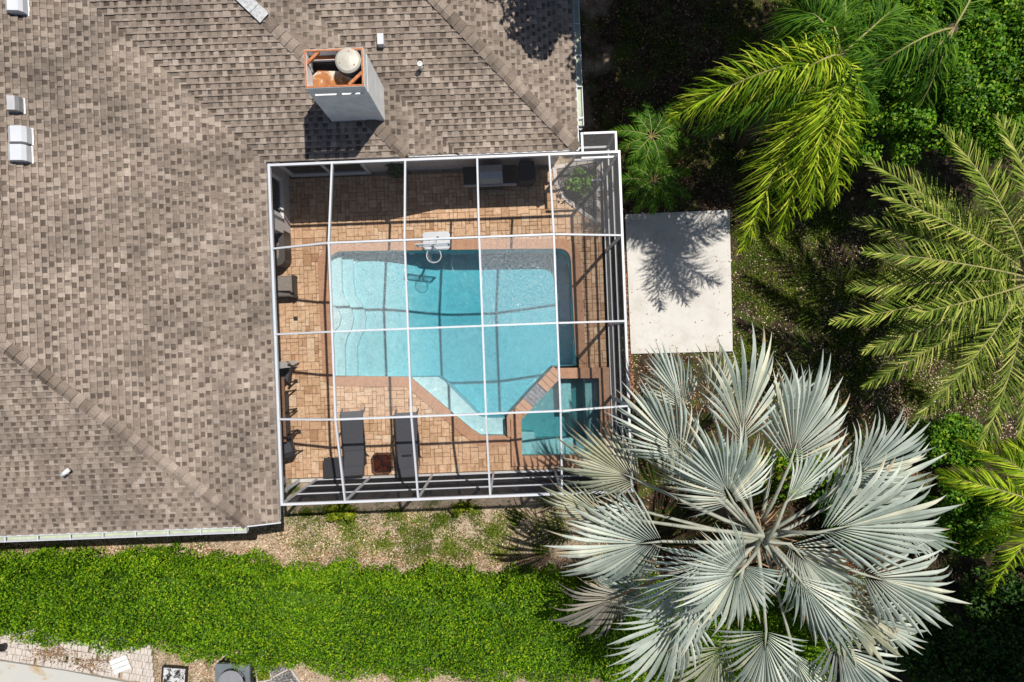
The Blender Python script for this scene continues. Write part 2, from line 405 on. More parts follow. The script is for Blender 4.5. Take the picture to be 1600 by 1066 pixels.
def offset_poly(poly, d):
    """grow a CCW polygon by d"""
    out = []; m = len(poly)
    for i in range(m):
        a, b, c = Vector(poly[i - 1]), Vector(poly[i]), Vector(poly[(i + 1) % m])
        e1 = (b - a).normalized(); e2 = (c - b).normalized()
        n1 = Vector((e1.y, -e1.x)); n2 = Vector((e2.y, -e2.x)); h = (n1 + n2)
        h = h / max(.35, h.dot(n1)) if h.length > 1e-4 else n1
        out.append(tuple(b + h * d))
    return out

# ================================================================ GROUND
KU0, KU1, KV0, KV1 = -6.6, 2.86, -3.78, 4.7        # hole for deck and pool
gm = MB()
e = 90.0
gv = [(-e, -e), (e, -e), (e, e), (-e, e), (KU0, KV0), (KU1, KV0), (KU1, KV1), (KU0, KV1)]
gm.add([(x, y, -.10) for x, y in gv], [(0, 1, 5, 4), (1, 2, 6, 5), (2, 3, 7, 6), (3, 0, 4, 7)])
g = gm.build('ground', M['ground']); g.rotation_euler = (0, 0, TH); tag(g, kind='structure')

# ================================================================ POOL
# water outline in the house frame, counter-clockwise
POOL = round_poly([(-5.30, -.84, .06), (-3.02, -.96, .0), (-1.22, -2.62, .25), (-.95, -2.77, .12), (-.24, -2.77, .1), (-.21, -2.17, 0), (1.18, -.80, 0), (1.87, -.79, .0), (1.84, 2.67, .42), (-5.34, 2.86, .55)])
SPA = [(.14, -3.38), (2.50, -3.45), (2.52, -1.15), (1.37, -1.12), (.16, -2.25)]
WZ = -.09
pool = thing('swimming_pool', 'turquoise swimming pool with terracotta coping inside the white screened cage', 'swimming pool', (-1.7, 1.0, -1.4))
PO = (-1.7, 1.0, -1.4)
def depth(u, v):
    a = min(1, max(0, (u + 4.2) / 2.6)); a = a * a * (3 - 2 * a)
    return .64 + .68 * a
def basin(poly, depf, name, parent, org, top=-.02, tile=True, grid=.25):
    mb = MB(org)
    xs = [p[0] for p in poly]; ys = [p[1] for p in poly]
    # floor: grid strips clipped to the polygon by columns
    x = min(xs)
    while x < max(xs):
        x1 = min(x + grid, max(xs)); col = clip(clip([p for p in poly], 1, 0, x1), -1, 0, -x)
        if len(col) > 2: mb.add([(a, b, -depf(a, b)) for a, b in col], [tuple(range(len(col)))])
        x = x1
    n = len(poly)
    for i in range(n):
        a, b = poly[i], poly[(i + 1) % n]
        k = max(1, int(math.dist(a, b) / .3))
        for j in range(k):
            p = (a[0] + (b[0] - a[0]) * j / k, a[1] + (b[1] - a[1]) * j / k); q = (a[0] + (b[0] - a[0]) * (j + 1) / k, a[1] + (b[1] - a[1]) * (j + 1) / k)
            mb.cur = 0; mb.add([(*p, -depf(*p)), (*q, -depf(*q)), (*q, -.17), (*p, -.17)], [(0, 3, 2, 1)])
            mb.cur = 1; mb.add([(*p, -.17), (*q, -.17), (*q, top), (*p, top)], [(0, 3, 2, 1)])
    return mb.build(name, [M['plaster'], M['tile']], parent)
basin(POOL, depth, 'basin', pool, PO)
# steps: three curved treads at the west end
def px(pts): return [tuple(L(a, b, 0)[:2]) for a, b in pts]
edge_b = [(546, 380), (546, 440), (549, 458), (558, 472), (564, 484), (566, 496), (564, 514), (556, 530), (552, 542), (553, 600)]
edge_a = [(529, 380), (529, 440), (531, 458), (539, 472), (545, 484), (548, 496), (545, 512), (537, 528), (534, 542), (535, 600)]
edge_c = [(519, 478), (526, 484), (530, 495), (527, 508), (520, 517)]
def inset(poly): return poly
def clip_to_pool(pl):
    # west and straight sides only
    pl = clip(pl, -1, 0, 5.33); pl = clip(pl, 0, 1, 2.84); return clip(pl, 0, -1, .86)
for edge, z, nm in ((edge_b, -.50, 'step'), (edge_a, -.35, 'step'), (edge_c, -.20, 'step')):
    pl = px(edge)
    pl = [(-5.6, pl[0][1])] + pl + [(-5.6, pl[-1][1])]
    pl = clip_to_pool(pl)[::-1]
    mb = MB(PO); mb.prism(pl, -.72, z); mb.build(nm, M['plaster'], pool)
bench = px([(640, 590), (683, 590), (694, 598), (748, 652), (760, 655), (788, 655), (792, 681), (745, 681), (736, 677)])
mb = MB(PO); mb.prism(bench[::-1], -1.4, -.32); mb.build('bench_ledge', M['plaster'], pool)
mb = MB(PO); mb.lathe(L(806, 499, 0) + Vector((0, 0, -1.325)), [(.16, 0), (.16, .015), (.13, .03), (0.01, .034)], 20); mb.build('main_drain', M['white_old'], pool)
# coping stones
def coping(poly, parent, org, width=.27, z0=-.04, z1=.03, lip=.03, skip=None, size=.30):
    proto = {}
    inner = offset_poly(poly, -lip); outer = offset_poly(poly, width)
    n = len(poly)
    for i in range(n):
        j = (i + 1) % n
        A, B, C, D = Vector(inner[i]), Vector(inner[j]), Vector(outer[j]), Vector(outer[i])
        ln = max((B - A).length, (C - D).length)
        k = max(1, round(ln / size))
        for q in range(k):
            t0, t1 = q / k, (q + 1) / k
            g0 = .0004 / max(ln, .01); t0 += g0; t1 -= g0
            mid = (A.lerp(B, (t0 + t1) / 2) + D.lerp(C, (t0 + t1) / 2)) / 2
            if skip and skip(mid): continue
            pl = [A.lerp(B, t0), A.lerp(B, t1), D.lerp(C, t1), D.lerp(C, t0)]
            mb = MB(org); m = MB((*mid, z0)); dz = random.uniform(-.002, .002)
            # bullnosed inner lip
            vs = [(*p, z0) for p in pl] + [(*p, z1 - .015 + dz) for p in pl]
            ins = [p.lerp(mid, .012) for p in pl]
            vs += [(*p, z1 + dz) for p in ins]
            m.add(vs, [(0, 1, 2, 3)[::-1], (8, 9, 10, 11)] + [(r + a, r + (a + 1) % 4, r + 4 + (a + 1) % 4, r + 4 + a) for r in (0, 4) for a in range(4)])
            o = m.build('coping_stone', M['coping'], parent)
            o.location = Vector((*mid, z0)) - Vector(org)
spillA, spillB = Vector((.52, -1.62)), Vector((.92, -1.20))
def in_spa(p): return (p.x > -.30 and p.y < -.72 and p.x - p.y > 1.75)
coping(POOL, pool, PO, skip=in_spa)
spa = thing('spa', 'raised green spa with slate spillway in the corner of the pool deck', 'hot tub', (1.4, -2.4, -1.0))
SO = (1.4, -2.4, -1.0)
basin(SPA, lambda a, b: .95, 'basin', spa, SO, .06)
for pl in ([(.14, -3.38), (2.50, -3.45), (2.51, -3.0), (.60, -2.95), (.55, -2.75), (.15, -2.72)], [(1.37, -1.12), (1.72, -1.13), (1.72, -2.2), (1.37, -2.2)], [(2.1, -1.14), (2.52, -1.15), (2.51, -2.98), (2.1, -2.98)]):
    mb = MB(SO); mb.prism(pl, -.95, -.42); mb.build('seat_ledge', M['plaster'], spa)
# diagonal spillway wall
def spill_pt(t, o): 
    a, b = Vector((-.22, -2.20)), Vector((1.19, -.80)); d = (b - a); nrm = Vector((d.y, -d.x)).normalized()
    return a + d * t + nrm * o
for t0, t1, m, nm, zz in ((0, .36, 'coping', 'coping_stone', .10), (.66, 1., 'coping', 'coping_stone', .10)):
    k = 4
    for q in range(k):
        a, b = t0 + (t1 - t0) * q / k + .003, t0 + (t1 - t0) * (q + 1) / k - .003
        mb = MB(SO); mb.prism([tuple(spill_pt(a, -.02)), tuple(spill_pt(a, .36)), tuple(spill_pt(b, .36)), tuple(spill_pt(b, -.02))], -1.0, zz)
        mb.build(nm, M[m], spa)
k = 5
for q in range(k):
    for r in range(2):
        a, b = .36 + .30 * q / k + .002, .36 + .30 * (q + 1) / k - .002
        o0, o1 = -.03 + r * .20 + .003, -.03 + (r + 1) * .20 - .003
        mb = MB(SO); mb.prism([tuple(spill_pt(a, o0)), tuple(spill_pt(a, o1)), tuple(spill_pt(b, o1)), tuple(spill_pt(b, o0))], -1.0, .03 + random.uniform(0, .006))
        mb.build('spillway_tile', M['spilltile'], spa)
coping(SPA, spa, SO, .28, -.04, .10, .03, skip=lambda p: (p.x - p.y) < 2.42 and p.x > .1 and p.y > -2.24 and (p.x + .0) < 1.36)
mb = MB(SO); mb.prism([(-.24, -2.79), (-.14, -2.79), (-.14, -2.2), (-.24, -2.2)], -1.0, .095); mb.build('side_wall', M['coping'], spa)
def water_body(name, poly, z, bot, mat):
    mb = MB(); n = len(poly); pl = offset_poly(poly, .004)
    mb.prism(pl, bot, z); o = mb.build(name, mat); o.rotation_euler = (0, 0, TH); return tag(o, kind='structure')
water_body('pool_water', POOL, WZ, -1.5, M['water'])
water_body('spa_water', SPA, .0, -1.1, M['spawater'])

# ================================================================ DECK
def inside_any(x, y):
    return inpoly(x, y, POOL_IN) or inpoly(x, y, SPA_IN) or (abs(x - .5) < .9 and inpoly(x, y, WEDGE))
POOL_IN = offset_poly(POOL, .04); SPA_IN = offset_poly(SPA, .04)
WEDGE = [(-.26, -2.8), (.16, -2.8), (.2, -2.2), (1.4, -1.1), (1.2, -.76), (-.2, -2.2)]
BED = [tuple(L(a, b, 0)[:2]) for a, b in [(866, 262), (935, 250), (935, 348), (918, 338), (900, 324), (882, 310), (869, 290)]]
deck = thing('pool_deck', None, None, (0, 0, -.1)); tag(deck, kind='structure')
DU0, DU1, DV0, DV1 = -8.6, 2.86, -3.78, 5.1
UN = .117; NX, NY = int((DU1 - DU0) / UN), int((DV1 - DV0) / UN)
bd = MB((0, 0, -.1)); rows = []
c = UN / 2
cellok = np.zeros((NX * 2, NY * 2), bool)
for i in range(NX * 2):
    for j in range(NY * 2):
        x, y = DU0 + (i + .5) * c, DV0 + (j + .5) * c
        cellok[i, j] = not (inside_any(x, y) or inpoly(x, y, BED))
for j in range(NY * 2):
    i = 0
    while i < NX * 2:
        if cellok[i, j]:
            i0 = i
            while i < NX * 2 and cellok[i, j]: i += 1
            x0, x1, y0, y1 = DU0 + i0 * c, DU0 + i * c, DV0 + j * c, DV0 + (j + 1) * c
            bd.add([(x0, y0, -.025), (x1, y0, -.025), (x1, y1, -.025), (x0, y1, -.025)], [(0, 1, 2, 3)])
        else: i += 1
bd.build('sand_bedding', M['bedding'], deck)
occ = np.zeros((NX, NY), bool); pav = []
order = [(i, j) for j in range(NY) for i in range(NX)]
for i, j in order:
    if occ[i, j]: continue
    opts = [(2, 2), (2, 2), (2, 2), (3, 2), (2, 3), (1, 2), (2, 1), (2, 1), (1, 2), (1, 1)]
    random.shuffle(opts)
    opts.append((1, 1))
    for a, b in opts:
        if i + a <= NX and j + b <= NY and not occ[i:i + a, j:j + b].any(): break
    occ[i:i + a, j:j + b] = True
    pav.append((i, j, a, b))
def paver_mesh(a, b):
    m = MB(); g_ = .0045; x, y = a * UN / 2 - g_, b * UN / 2 - g_
    m.bbox(-x, -y, -.05, x, y, 0, .008); return m.mesh('paver', M['paver'])
pm = {}
full, part = [], []
for (i, j, a, b) in pav:
    sub = cellok[2 * i:2 * i + 2 * a, 2 * j:2 * j + 2 * b]
    if sub.all(): full.append((i, j, a, b))
    elif sub.any(): part.append((i, j, a, b))
def vis(p):
    i, j, a, b = p; x, y = DU0 + (i + a / 2) * UN, DV0 + (j + b / 2) * UN
    return (x > -6.25 and y < 2.9, a * b + random.random())
full.sort(key=vis, reverse=True)
for (i, j, a, b) in full[:300]:
    if (a, b) not in pm: pm[(a, b)] = paver_mesh(a, b)
    o = link('paver', pm[(a, b)], deck)
    o.location = (DU0 + (i + a / 2) * UN, DV0 + (j + b / 2) * UN, .1 + random.uniform(-.0025, .0025))
rest = MB((0, 0, -.1)); g_ = .0045
for (i, j, a, b) in full[300:]:
    z = random.uniform(-.0025, .0025)
    rest.bbox(DU0 + i * UN + g_, DV0 + j * UN + g_, -.05, DU0 + (i + a) * UN - g_, DV0 + (j + b) * UN - g_, z, .008)
for (i, j, a, b) in part:
    for ii in range(2 * i, 2 * i + 2 * a):
        run = None
        for jj in range(2 * j, 2 * j + 2 * b + 1):
            ok = jj < 2 * j + 2 * b and cellok[ii, jj]
            if ok and run is None: run = jj
            if not ok and run is not None:
                rest.box(DU0 + ii * c, DV0 + run * c + .003, -.05, DU0 + (ii + 1) * c, DV0 + jj * c - .003, -.004); run = None
tag(rest.build('paver_field', M['paver'], deck), kind='stuff')
# concrete kerb under the cage walls
kb = MB((0, 0, -.1))
kb.box(2.861, -3.90, -.35, 2.96, 4.75, .02); kb.box(-6.6, -3.90, -.35, 2.859, -3.80, .02); kb.build('kerb', M['conc'], deck)
# drain covers set in the deck
for (a, b) in ((462, 498), (462, 596), (467, 675)):
    p = L(a, b); mb = MB((0, 0, -.1)); mb.bbox(p.x - .06, p.y - .06, -.01, p.x + .06, p.y + .06, .006, .004); mb.build('drain_cover', M['darkmetal'], deck)

# planting bed
bed = MB((2.0, 4.3, -.1)); bed.prism(BED[::-1], -.09, -.01)
bo = thing('planting_bed', 'dark mulch bed with stone edging inside the cage corner', 'flower bed', (2.0, 4.3, -.1))
bed.build('mulch', M['ground'], bo)
n = 2600; q = []
while len(q) < n:
    x, y = random.uniform(.9, 3), random.uniform(2.8, 5.4)
    if inpoly(x, y, BED): q.append((x - 2.0, y - 4.3, .10 + random.uniform(0, .02)))
q = np.array(q); o = np_quads('mulch_chips', leaf_quads(q, np.tile([0, 0, 1.], (n, 1)), np.full(n, .05), .5, .5), M['pebble'], bo); tag(o, kind='stuff')
for i in range(len(BED)):
    a, b = Vector(BED[i]), Vector(BED[(i + 1) % len(BED)])
    kk = max(1, int((b - a).length / .32))
    for q_ in range(kk):
        m_ = a.lerp(b, (q_ + .5) / kk); d = (b - a).normalized() * ((b - a).length / kk / 2 - .008); nn = Vector((d.y, -d.x)).normalized() * .055
        mb = MB((2.0, 4.3, -.1)); mb.prism([tuple(m_ - d - nn), tuple(m_ + d - nn), tuple(m_ + d + nn), tuple(m_ - d + nn)], -.05, .035 + random.uniform(0, .01))
        mb.build('edging_stone', M['brick'], bo)

# ================================================================ HOUSE
SL = .33; PH = math.atan(SL); CP, SP = math.cos(PH), math.sin(PH)
house = thing('house', 'white stucco house under a brown shingle hip roof beside the pool', 'house', (-8.5, 0, -.1))
HO = Vector((-8.5, 0, -.1))
class Slope:
    def __init__(s, e0, a, b, poly):
        s.e0, s.a, s.b, s.poly = Vector(e0), Vector((*a, 0)), Vector((*b, 0)), poly
        s.B = s.b * CP + Vector((0, 0, SP)); s.N = s.a.cross(s.B).normalized()
        if s.N.z < 0: s.N = -s.N
    def p(s, t, d, h=0.): return s.e0 + s.a * t + s.b * d + Vector((0, 0, SL * d)) + s.N * h
slopes = [
    Slope((-5.95, 0, 3.0), (0, 1), (-1, 0), [(-4.28, 0), (4.70, 0), (10.15, 5.45), (.41, 5.45), (-4.28, .76)]),
    Slope((0, -4.28, 3.25), (1, 0), (0, 1), [(-16.1, 0), (-6.71, 0), (-11.40, 4.69)]),
    Slope((0, 4.70, 3.0), (1, 0), (0, 1), [(-5.95, 0), (-2.43, 0), (-7.63, 5.2), (-11.15, 5.2)]),
    Slope((-1.16, 0, 2.58), (0, 1), (-1, 0), [(4.70, 1.27), (4.84, 0), (10.04, 5.2), (9.90, 6.47)]),
    Slope((0, 4.82, 2.58), (1, 0), (0, 1), [(-1.16, 0), (1.87, 0), (-3.33, 5.2), (-6.36, 5.2)]),
    Slope((1.87, 0, 2.58), (0, 1), (-1, 0), [(4.82, 0), (12.0, 0), (12.0, 5.2), (10.02, 5.2)]),
    Slope((-16.85, 0, 3.0), (0, 1), (1, 0), [(-4.28, 0), (10.15, 0), (10.15, 5.45), (.41, 5.45), (-4.28, .76)]),
]
CO = .136            # course spacing in plan
singles, fld = [], MB(HO)
for si, s in enumerate(slopes):
    # sheathing slab
    mb = MB(HO); n = len(s.poly)
    vs = [s.p(t, d, -.02) for t, d in s.poly] + [s.p(t, d, -.14) for t, d in s.poly]
    up = [tuple(range(n)), tuple(range(n, 2 * n))[::-1]] + [(i, n + i, n + (i + 1) % n, (i + 1) % n) for i in range(n)]
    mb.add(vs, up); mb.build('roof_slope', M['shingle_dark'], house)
    dmax = max(d for t, d in s.poly); dm = min(d for t, d in s.poly)
    kcount = int((dmax - dm) / CO) + 1
    for kk in range(kcount):
        d0, d1 = dm + kk * CO, min(dmax, dm + (kk + 1) * CO)
        st = clip(clip(s.poly, 0, 1, d1), 0, -1, -d0)
        if len(st) < 3: continue
        ts = [t for t, d in st]; tmin, tmax = min(ts), max(ts)
        # inner range common to lower and upper edge
        lo = [t for t, d in st if d < d0 + 1e-5]; hi = [t for t, d in st if d > d1 - 1e-5]
        if not lo or not hi: continue
        a_lo, a_hi = max(min(lo), min(hi)), min(max(lo), max(hi))
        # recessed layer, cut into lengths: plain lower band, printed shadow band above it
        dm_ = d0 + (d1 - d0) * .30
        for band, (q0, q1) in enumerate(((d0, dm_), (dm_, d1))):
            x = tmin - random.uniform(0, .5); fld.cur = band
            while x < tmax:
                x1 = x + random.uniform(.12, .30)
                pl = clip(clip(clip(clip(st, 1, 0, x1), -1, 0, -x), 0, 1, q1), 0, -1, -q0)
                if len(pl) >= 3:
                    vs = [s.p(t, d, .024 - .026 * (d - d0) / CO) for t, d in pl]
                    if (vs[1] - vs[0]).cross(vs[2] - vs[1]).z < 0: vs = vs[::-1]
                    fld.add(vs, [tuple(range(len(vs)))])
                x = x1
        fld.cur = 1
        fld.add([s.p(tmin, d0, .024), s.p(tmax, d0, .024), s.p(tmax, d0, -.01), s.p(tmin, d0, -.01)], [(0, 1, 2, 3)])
        # raised tabs
        x = a_lo + random.uniform(0, .15)
        while x < a_hi - .06:
            wd = random.choice((.11, .125, .14, .15, .2)); x1 = min(x + wd, a_hi)
            singles.append((s, x, x1, d0, min(d1 + .004, dmax), si)); x = x1 + random.choice((.085, .10, .115, .13))
def tab(mb, s, x0, x1, d0, d1):
    h0, h1 = .034, .006; i = .010
    P0 = [s.p(x0, d0 - .004, h0), s.p(x1, d0 - .004, h0), s.p(x1 - i, d1, h1), s.p(x0 + i, d1, h1)]
    P1 = [s.p(x0, d0 - .004, .0), s.p(x1, d0 - .004, .0), s.p(x1 - i, d1, -.01), s.p(x0 + i, d1, -.01)]
    vs = P0 + P1
    f = [(0, 1, 2, 3), (4, 5, 1, 0), (5, 6, 2, 1), (7, 4, 0, 3)]
    if (P0[1] - P0[0]).cross(P0[2] - P0[1]).z < 0: f = [q[::-1] for q in f]
    mb.add(vs, f)
def rank(q):
    s, x0, x1, d0, d1, si = q; p = s.p((x0 + x1) / 2, d0); wp = W(*p)
    k = F / (1 - p.z / H); X, Y = 800 + wp.x * k, 533 - wp.y * k
    inside = 10 < X < 1590 and 10 < Y < 1056 and si < 6
    return (inside, (x1 - x0) * k)
singles.sort(key=rank, reverse=True)
for q in singles[:300]:
    s, x0, x1, d0, d1, si = q; cpt = s.p((x0 + x1) / 2, d0)
    mb = MB(cpt); tab(mb, *q[:5]); o = mb.build('shingle', M['shingle'], house); o.location = cpt - HO
fld.cur = 0
for q in singles[300:]: tab(fld, *q[:5])
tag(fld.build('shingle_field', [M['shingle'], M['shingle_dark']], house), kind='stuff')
# ridge and hip caps
def caps(a, b, wd=.15, step=.21, mat='cap', name='ridge_cap', skip=None, flat=.055):
    a, b = Vector(a), Vector(b); d = (b - a); n = max(1, round(d.length / step)); d = d / n; dn = d.normalized()
    sd = dn.cross(Vector((0, 0, 1))).normalized(); up = sd.cross(dn).normalized()
    m = MB()
    ln = d.length * 1.12
    def row(t, h): return [-sd * wd + dn * t + up * (h - flat), -sd * wd * .25 + dn * t + up * (h - .008), sd * wd * .25 + dn * t + up * (h - .008), sd * wd + dn * t + up * (h - flat)]
    A_, B_ = row(0, .075), row(ln, .045); C_ = row(0, .030)
    m.add(A_ + B_ + C_, [(0, 1, 5, 4), (1, 2, 6, 5), (2, 3, 7, 6), (8, 9, 1, 0), (9, 10, 2, 1), (10, 11, 3, 2)])
    me = m.mesh(name, M[mat])
    for i in range(n):
        p = a + d * i
        if skip and skip(p): continue
        o = link(name, me, house); o.location = p - HO
        o.rotation_euler = (0, 0, random.uniform(-.02, .02))
caps((-6.66, -4.24, 3.25), (-11.40, .41, 4.80))
caps((1.85, 4.84, 2.59), (-3.33, 10.02, 4.30))
def inch(p): return (-4.2 < p.x < -2.86 and 5.45 < p.y < 6.35)
caps((-2.45, 4.72, 3.0), (-6.0, 8.27, 4.17), skip=lambda p: inch(p) or p.y > 7.70)
caps((-11.40, .41, 4.80), (-11.40, 12, 4.80))
# lead flashing at the top of the middle hip
fl = MB(HO)
for t0, t1 in ((7.76, 7.96), (7.965, 8.5)):
    k0, k1 = t0 - 4.72, t1 - 4.72
    A_, B_ = Vector((-2.45 - k0, t0, 3.0 + SL * k0 + .05)), Vector((-2.45 - k1, t1, 3.0 + SL * k1 + .045))
    fl.bar(A_, B_, .30, .02)
fl.build('flashing', M['flash'], house)
# valley metal lines
# walls
wl = MB(HO)
wl.box(-6.55, 3.30, -.1, -6.35, 5.12, 2.95)
wl.box(-6.55, 5.12, -.1, -2.30, 5.3, 2.95)
wl.box(-2.30, 5.12, -.1, 1.45, 5.3, 2.55)
wl.box(1.25, 5.3, -.1, 1.45, 12, 2.55)
wl.box(-8.7, 3.30, -.1, -6.55, 3.45, 2.95); wl.box(-8.75, -3.7, -.1, -8.6, 3.45, 2.95)
wl.box(-8.6, -3.9, -.1, -6.75, -3.7, 3.0); wl.box(-16, -3.9, -.1, -8.75, -3.7, 3.0)
wl.build('wall', M['stucco'], house)
sf = MB(HO); sf.box(-8.75, -4.2, 2.84, -6.0, 5.3, 2.87); sf.box(-8.7, 4.75, 2.845, -2.4, 5.4, 2.865); sf.box(-2.38, 4.86, 2.42, 1.8, 5.4, 2.44); sf.build('soffit', M['soffit'], house)
# lanai floor is the deck; porch column
p = L(463, 568); mb = MB(HO); mb.box(-6.47, p.y - .09, -.02, -6.29, p.y + .09, 2.835); mb.build('porch_column', M['white_old'], house)
# fascias
fs = MB(HO)
fs.bar((-5.99, -4.26, 2.90), (-5.99, 4.72, 2.90), .03, .14)
fs.bar((-5.97, 4.74, 2.90), (-2.43, 4.74, 2.90), .03, .14)
fs.bar((-2.43, 4.70, 2.90), (-1.16, 4.81, 2.46), .03, .17)
fs.bar((-1.16, 4.80, 2.50), (1.88, 4.80, 2.50), .03, .17)
fs.bar((-16, -4.30, 3.17), (-6.70, -4.30, 3.17), .03, .17)
fs.bar((-6.70, -4.30, 3.17), (-5.95, -4.30, 2.92), .03, .17)
fs.bar((1.89, 4.80, 2.50), (1.89, 12, 2.50), .03, .17)
fs.build('fascia', M['white'], house)
# gutters (open troughs with straps)
def gutter(a, b, out):
    a, b, out = Vector(a), Vector(b), Vector(out); d = (b - a).normalized()
    ob = MB(HO); prof = [(.0, .07), (.0, -.05), (.09, -.05), (.12, .06), (.135, .06), (.10, -.065), (-.012, -.065), (-.012, .07)]
    n = len(prof); ob.add([p + out * x + Vector((0, 0, z)) for p in (a, b) for x, z in prof], [(i, (i + 1) % n, n + (i + 1) % n, n + i) for i in range(n)])
    for p in (a, b):
        ob.add([p + out * x + Vector((0, 0, z)) for x, z in prof[:4]], [(0, 1, 2, 3)])
    o = ob.build('gutter', M['white'], house)
    li = MB(HO); li.add([a + out * .005 + Vector((0, 0, -.02)), b + out * .005 + Vector((0, 0, -.02)), b + out * .095 + Vector((0, 0, -.02)), a + out * .095 + Vector((0, 0, -.02))], [(0, 1, 2, 3)])
    li.build('gutter_liner', M['gutter_in'], o)
    L_ = (b - a).length; k = int(L_ / .8)
    for i in range(k + 1):
        p = a + d * (i * .8 + .2)
        mb = MB(HO); mb.bar(p + out * -.01 + Vector((0, 0, .075)), p + out * .135 + Vector((0, 0, .068)), .03, .012); mb.build('gutter_strap', M['white'], o)
gutter((-16, -4.32, 3.20), (-6.68, -4.32, 3.20), (0, -1, 0))
gutter((1.91, 5.42, 2.53), (1.91, 12, 2.53), (1, 0, 0))
mb = MB(HO); q = L(301, 838, 2.6); mb.tube([(q.x, -4.40, 3.12), (q.x, -4.40, 2.9), (q.x, -4.05, 2.6), (q.x, -3.97, .1), (q.x + .12, -4.35, .0)], .045, 8); mb.build('downspout', M['white'], house)
mb = MB(HO); mb.tube([(1.97, 5.38, 2.48), (1.97, 5.34, 2.3), (1.62, 5.34, 2.0), (1.55, 5.34, .0)], .045, 8); mb.build('downspout', M['white'], house)
# sliding doors on the north wall, window on the west wall
def window(x0, x1, z0, z1, axis, at, npan, nm='sliding_door'):
    def b(mb, a0, a1, c0, c1, t0, t1):
        if axis == 'u': mb.box(a0, at - t1, c0, a1, at - t0, c1)
        else: mb.box(at + t0, a0, c0, at + t1, a1, c1)
    fr = MB(HO)
    b(fr, x0 - .07, x1 + .07, z1, z1 + .09, 0, .06); b(fr, x0 - .07, x0, z0, z1, 0, .06); b(fr, x1, x1 + .07, z0, z1, 0, .06); b(fr, x0 - .07, x1 + .07, z0 - .06, z0, 0, .08)
    o = fr.build(nm, M['frame_white'], house); wdt = (x1 - x0) / npan
    for i in range(npan):
        a0 = x0 + i * wdt; g = MB(HO); b(g, a0 + .05, a0 + wdt - .05, z0 + .05, z1 - .05, .004, .016); g.build('pane', M['glass'], o)
        f2 = MB(HO); b(f2, a0, a0 + .05, z0, z1, .003, .035); b(f2, a0 + wdt - .05, a0 + wdt, z0, z1, .003, .035); b(f2, a0 + .05, a0 + wdt - .05, z0, z0 + .05, .003, .035); b(f2, a0 + .05, a0 + wdt - .05, z1 - .05, z1, .003, .035)
        f2.build('sash', M['frame_white'], o)
window(-6.2, -4.0, .06, 2.1, 'u', 5.12, 2)
window(3.75, 4.75, .85, 2.1, 'v', -6.35, 1, 'window')
# roof vents and pipes
def roof_z(si, u, v):
    s = slopes[si]; d = (Vector((u, v, 0)) - Vector((s.e0.x, s.e0.y, 0))).dot(s.b); return s.e0.z + SL * d
def vent(px0, py0, px1, py1, grey=False):
    a = L((px0 + px1) / 2, (py0 + py1) / 2, 4.75); u, v = a.x, a.y; k = (1 - 4.75 / H) / F
    hw, hh = (px1 - px0) * k / 2 * .80, (py1 - py0) * k / 2 * .92
    z0 = roof_z(0, u, v)
    fl_ = MB(HO); o = slopes[0]
    m = MB(HO)
    # hood: sloping shell with folded front, open downslope
    prof = [(-hw, -SL * -hw + .02), (-hw, -SL * -hw + .10), (-hw * .5, .24), (hw * .7, .21), (hw, .13), (hw, -SL * hw + .02)]
    vs = [(u + x, v + sy * hh, z0 + z) for sy in (-1, 1) for x, z in prof]; n = len(prof)
    m.add(vs, [(i, i + 1, n + i + 1, n + i) for i in range(n - 1)] + [tuple(range(n))[::-1], tuple(range(n, 2 * n))])
    v_ = m.build('roof_vent', M['steel'] if grey else M['white'], house)
    f_ = MB(HO); f_.add([o.p(v - hh - .015, -5.95 - u - hw - .02, .022), o.p(v + hh + .015, -5.95 - u - hw - .02, .022), o.p(v + hh + .015, -5.95 - u + hw + .02, .022), o.p(v - hh - .015, -5.95 - u + hw + .02, .022)], [(0, 1, 2, 3)])
    f_.build('vent_flange', M['steel'], v_)
vent(6, -16, 38, 20); vent(10, 151, 33, 175, True); vent(11, 197, 45, 224); vent(11, 226, 45, 253)
def pipe(a, b, z0, h, r, box=False):
    p = L(a, b, z0 + h)
    m = MB(HO); m.tube([(p.x, p.y, z0 - .1), (p.x, p.y, z0 + h)], r, 12); o = m.build('vent_pipe', M['white_old'], house)
    m = MB(HO); m.lathe((p.x, p.y, z0 + h), [(r * 1.25, -.03), (r * 1.25, .02), (r * .7, .025), (r * .7, -.02)], 12); m.build('pipe_collar', M['white_old'], o)
pipe(656, 100, roof_z(4, -2.2, 6.8), .30, .05); 
p = L(594, 60, 3.6); z = roof_z(4, p.x, p.y); m = MB(HO); m.box(p.x - .075, p.y - .13, z - .05, p.x + .075, p.y + .13, z + .16); m.build('roof_vent', M['white'], house)
p = L(107, 737, 3.8); z = roof_z(1, p.x, p.y); m = MB(HO); m.tube([(p.x - .05, p.y - .03, z - .05), (p.x, p.y, z + .13)], .05, 10); m.tube([(p.x + .10, p.y + .07, z + .16), (p.x - .10, p.y - .07, z + .12)], .055, 10); m.build('vent_pipe', M['white_old'], house)
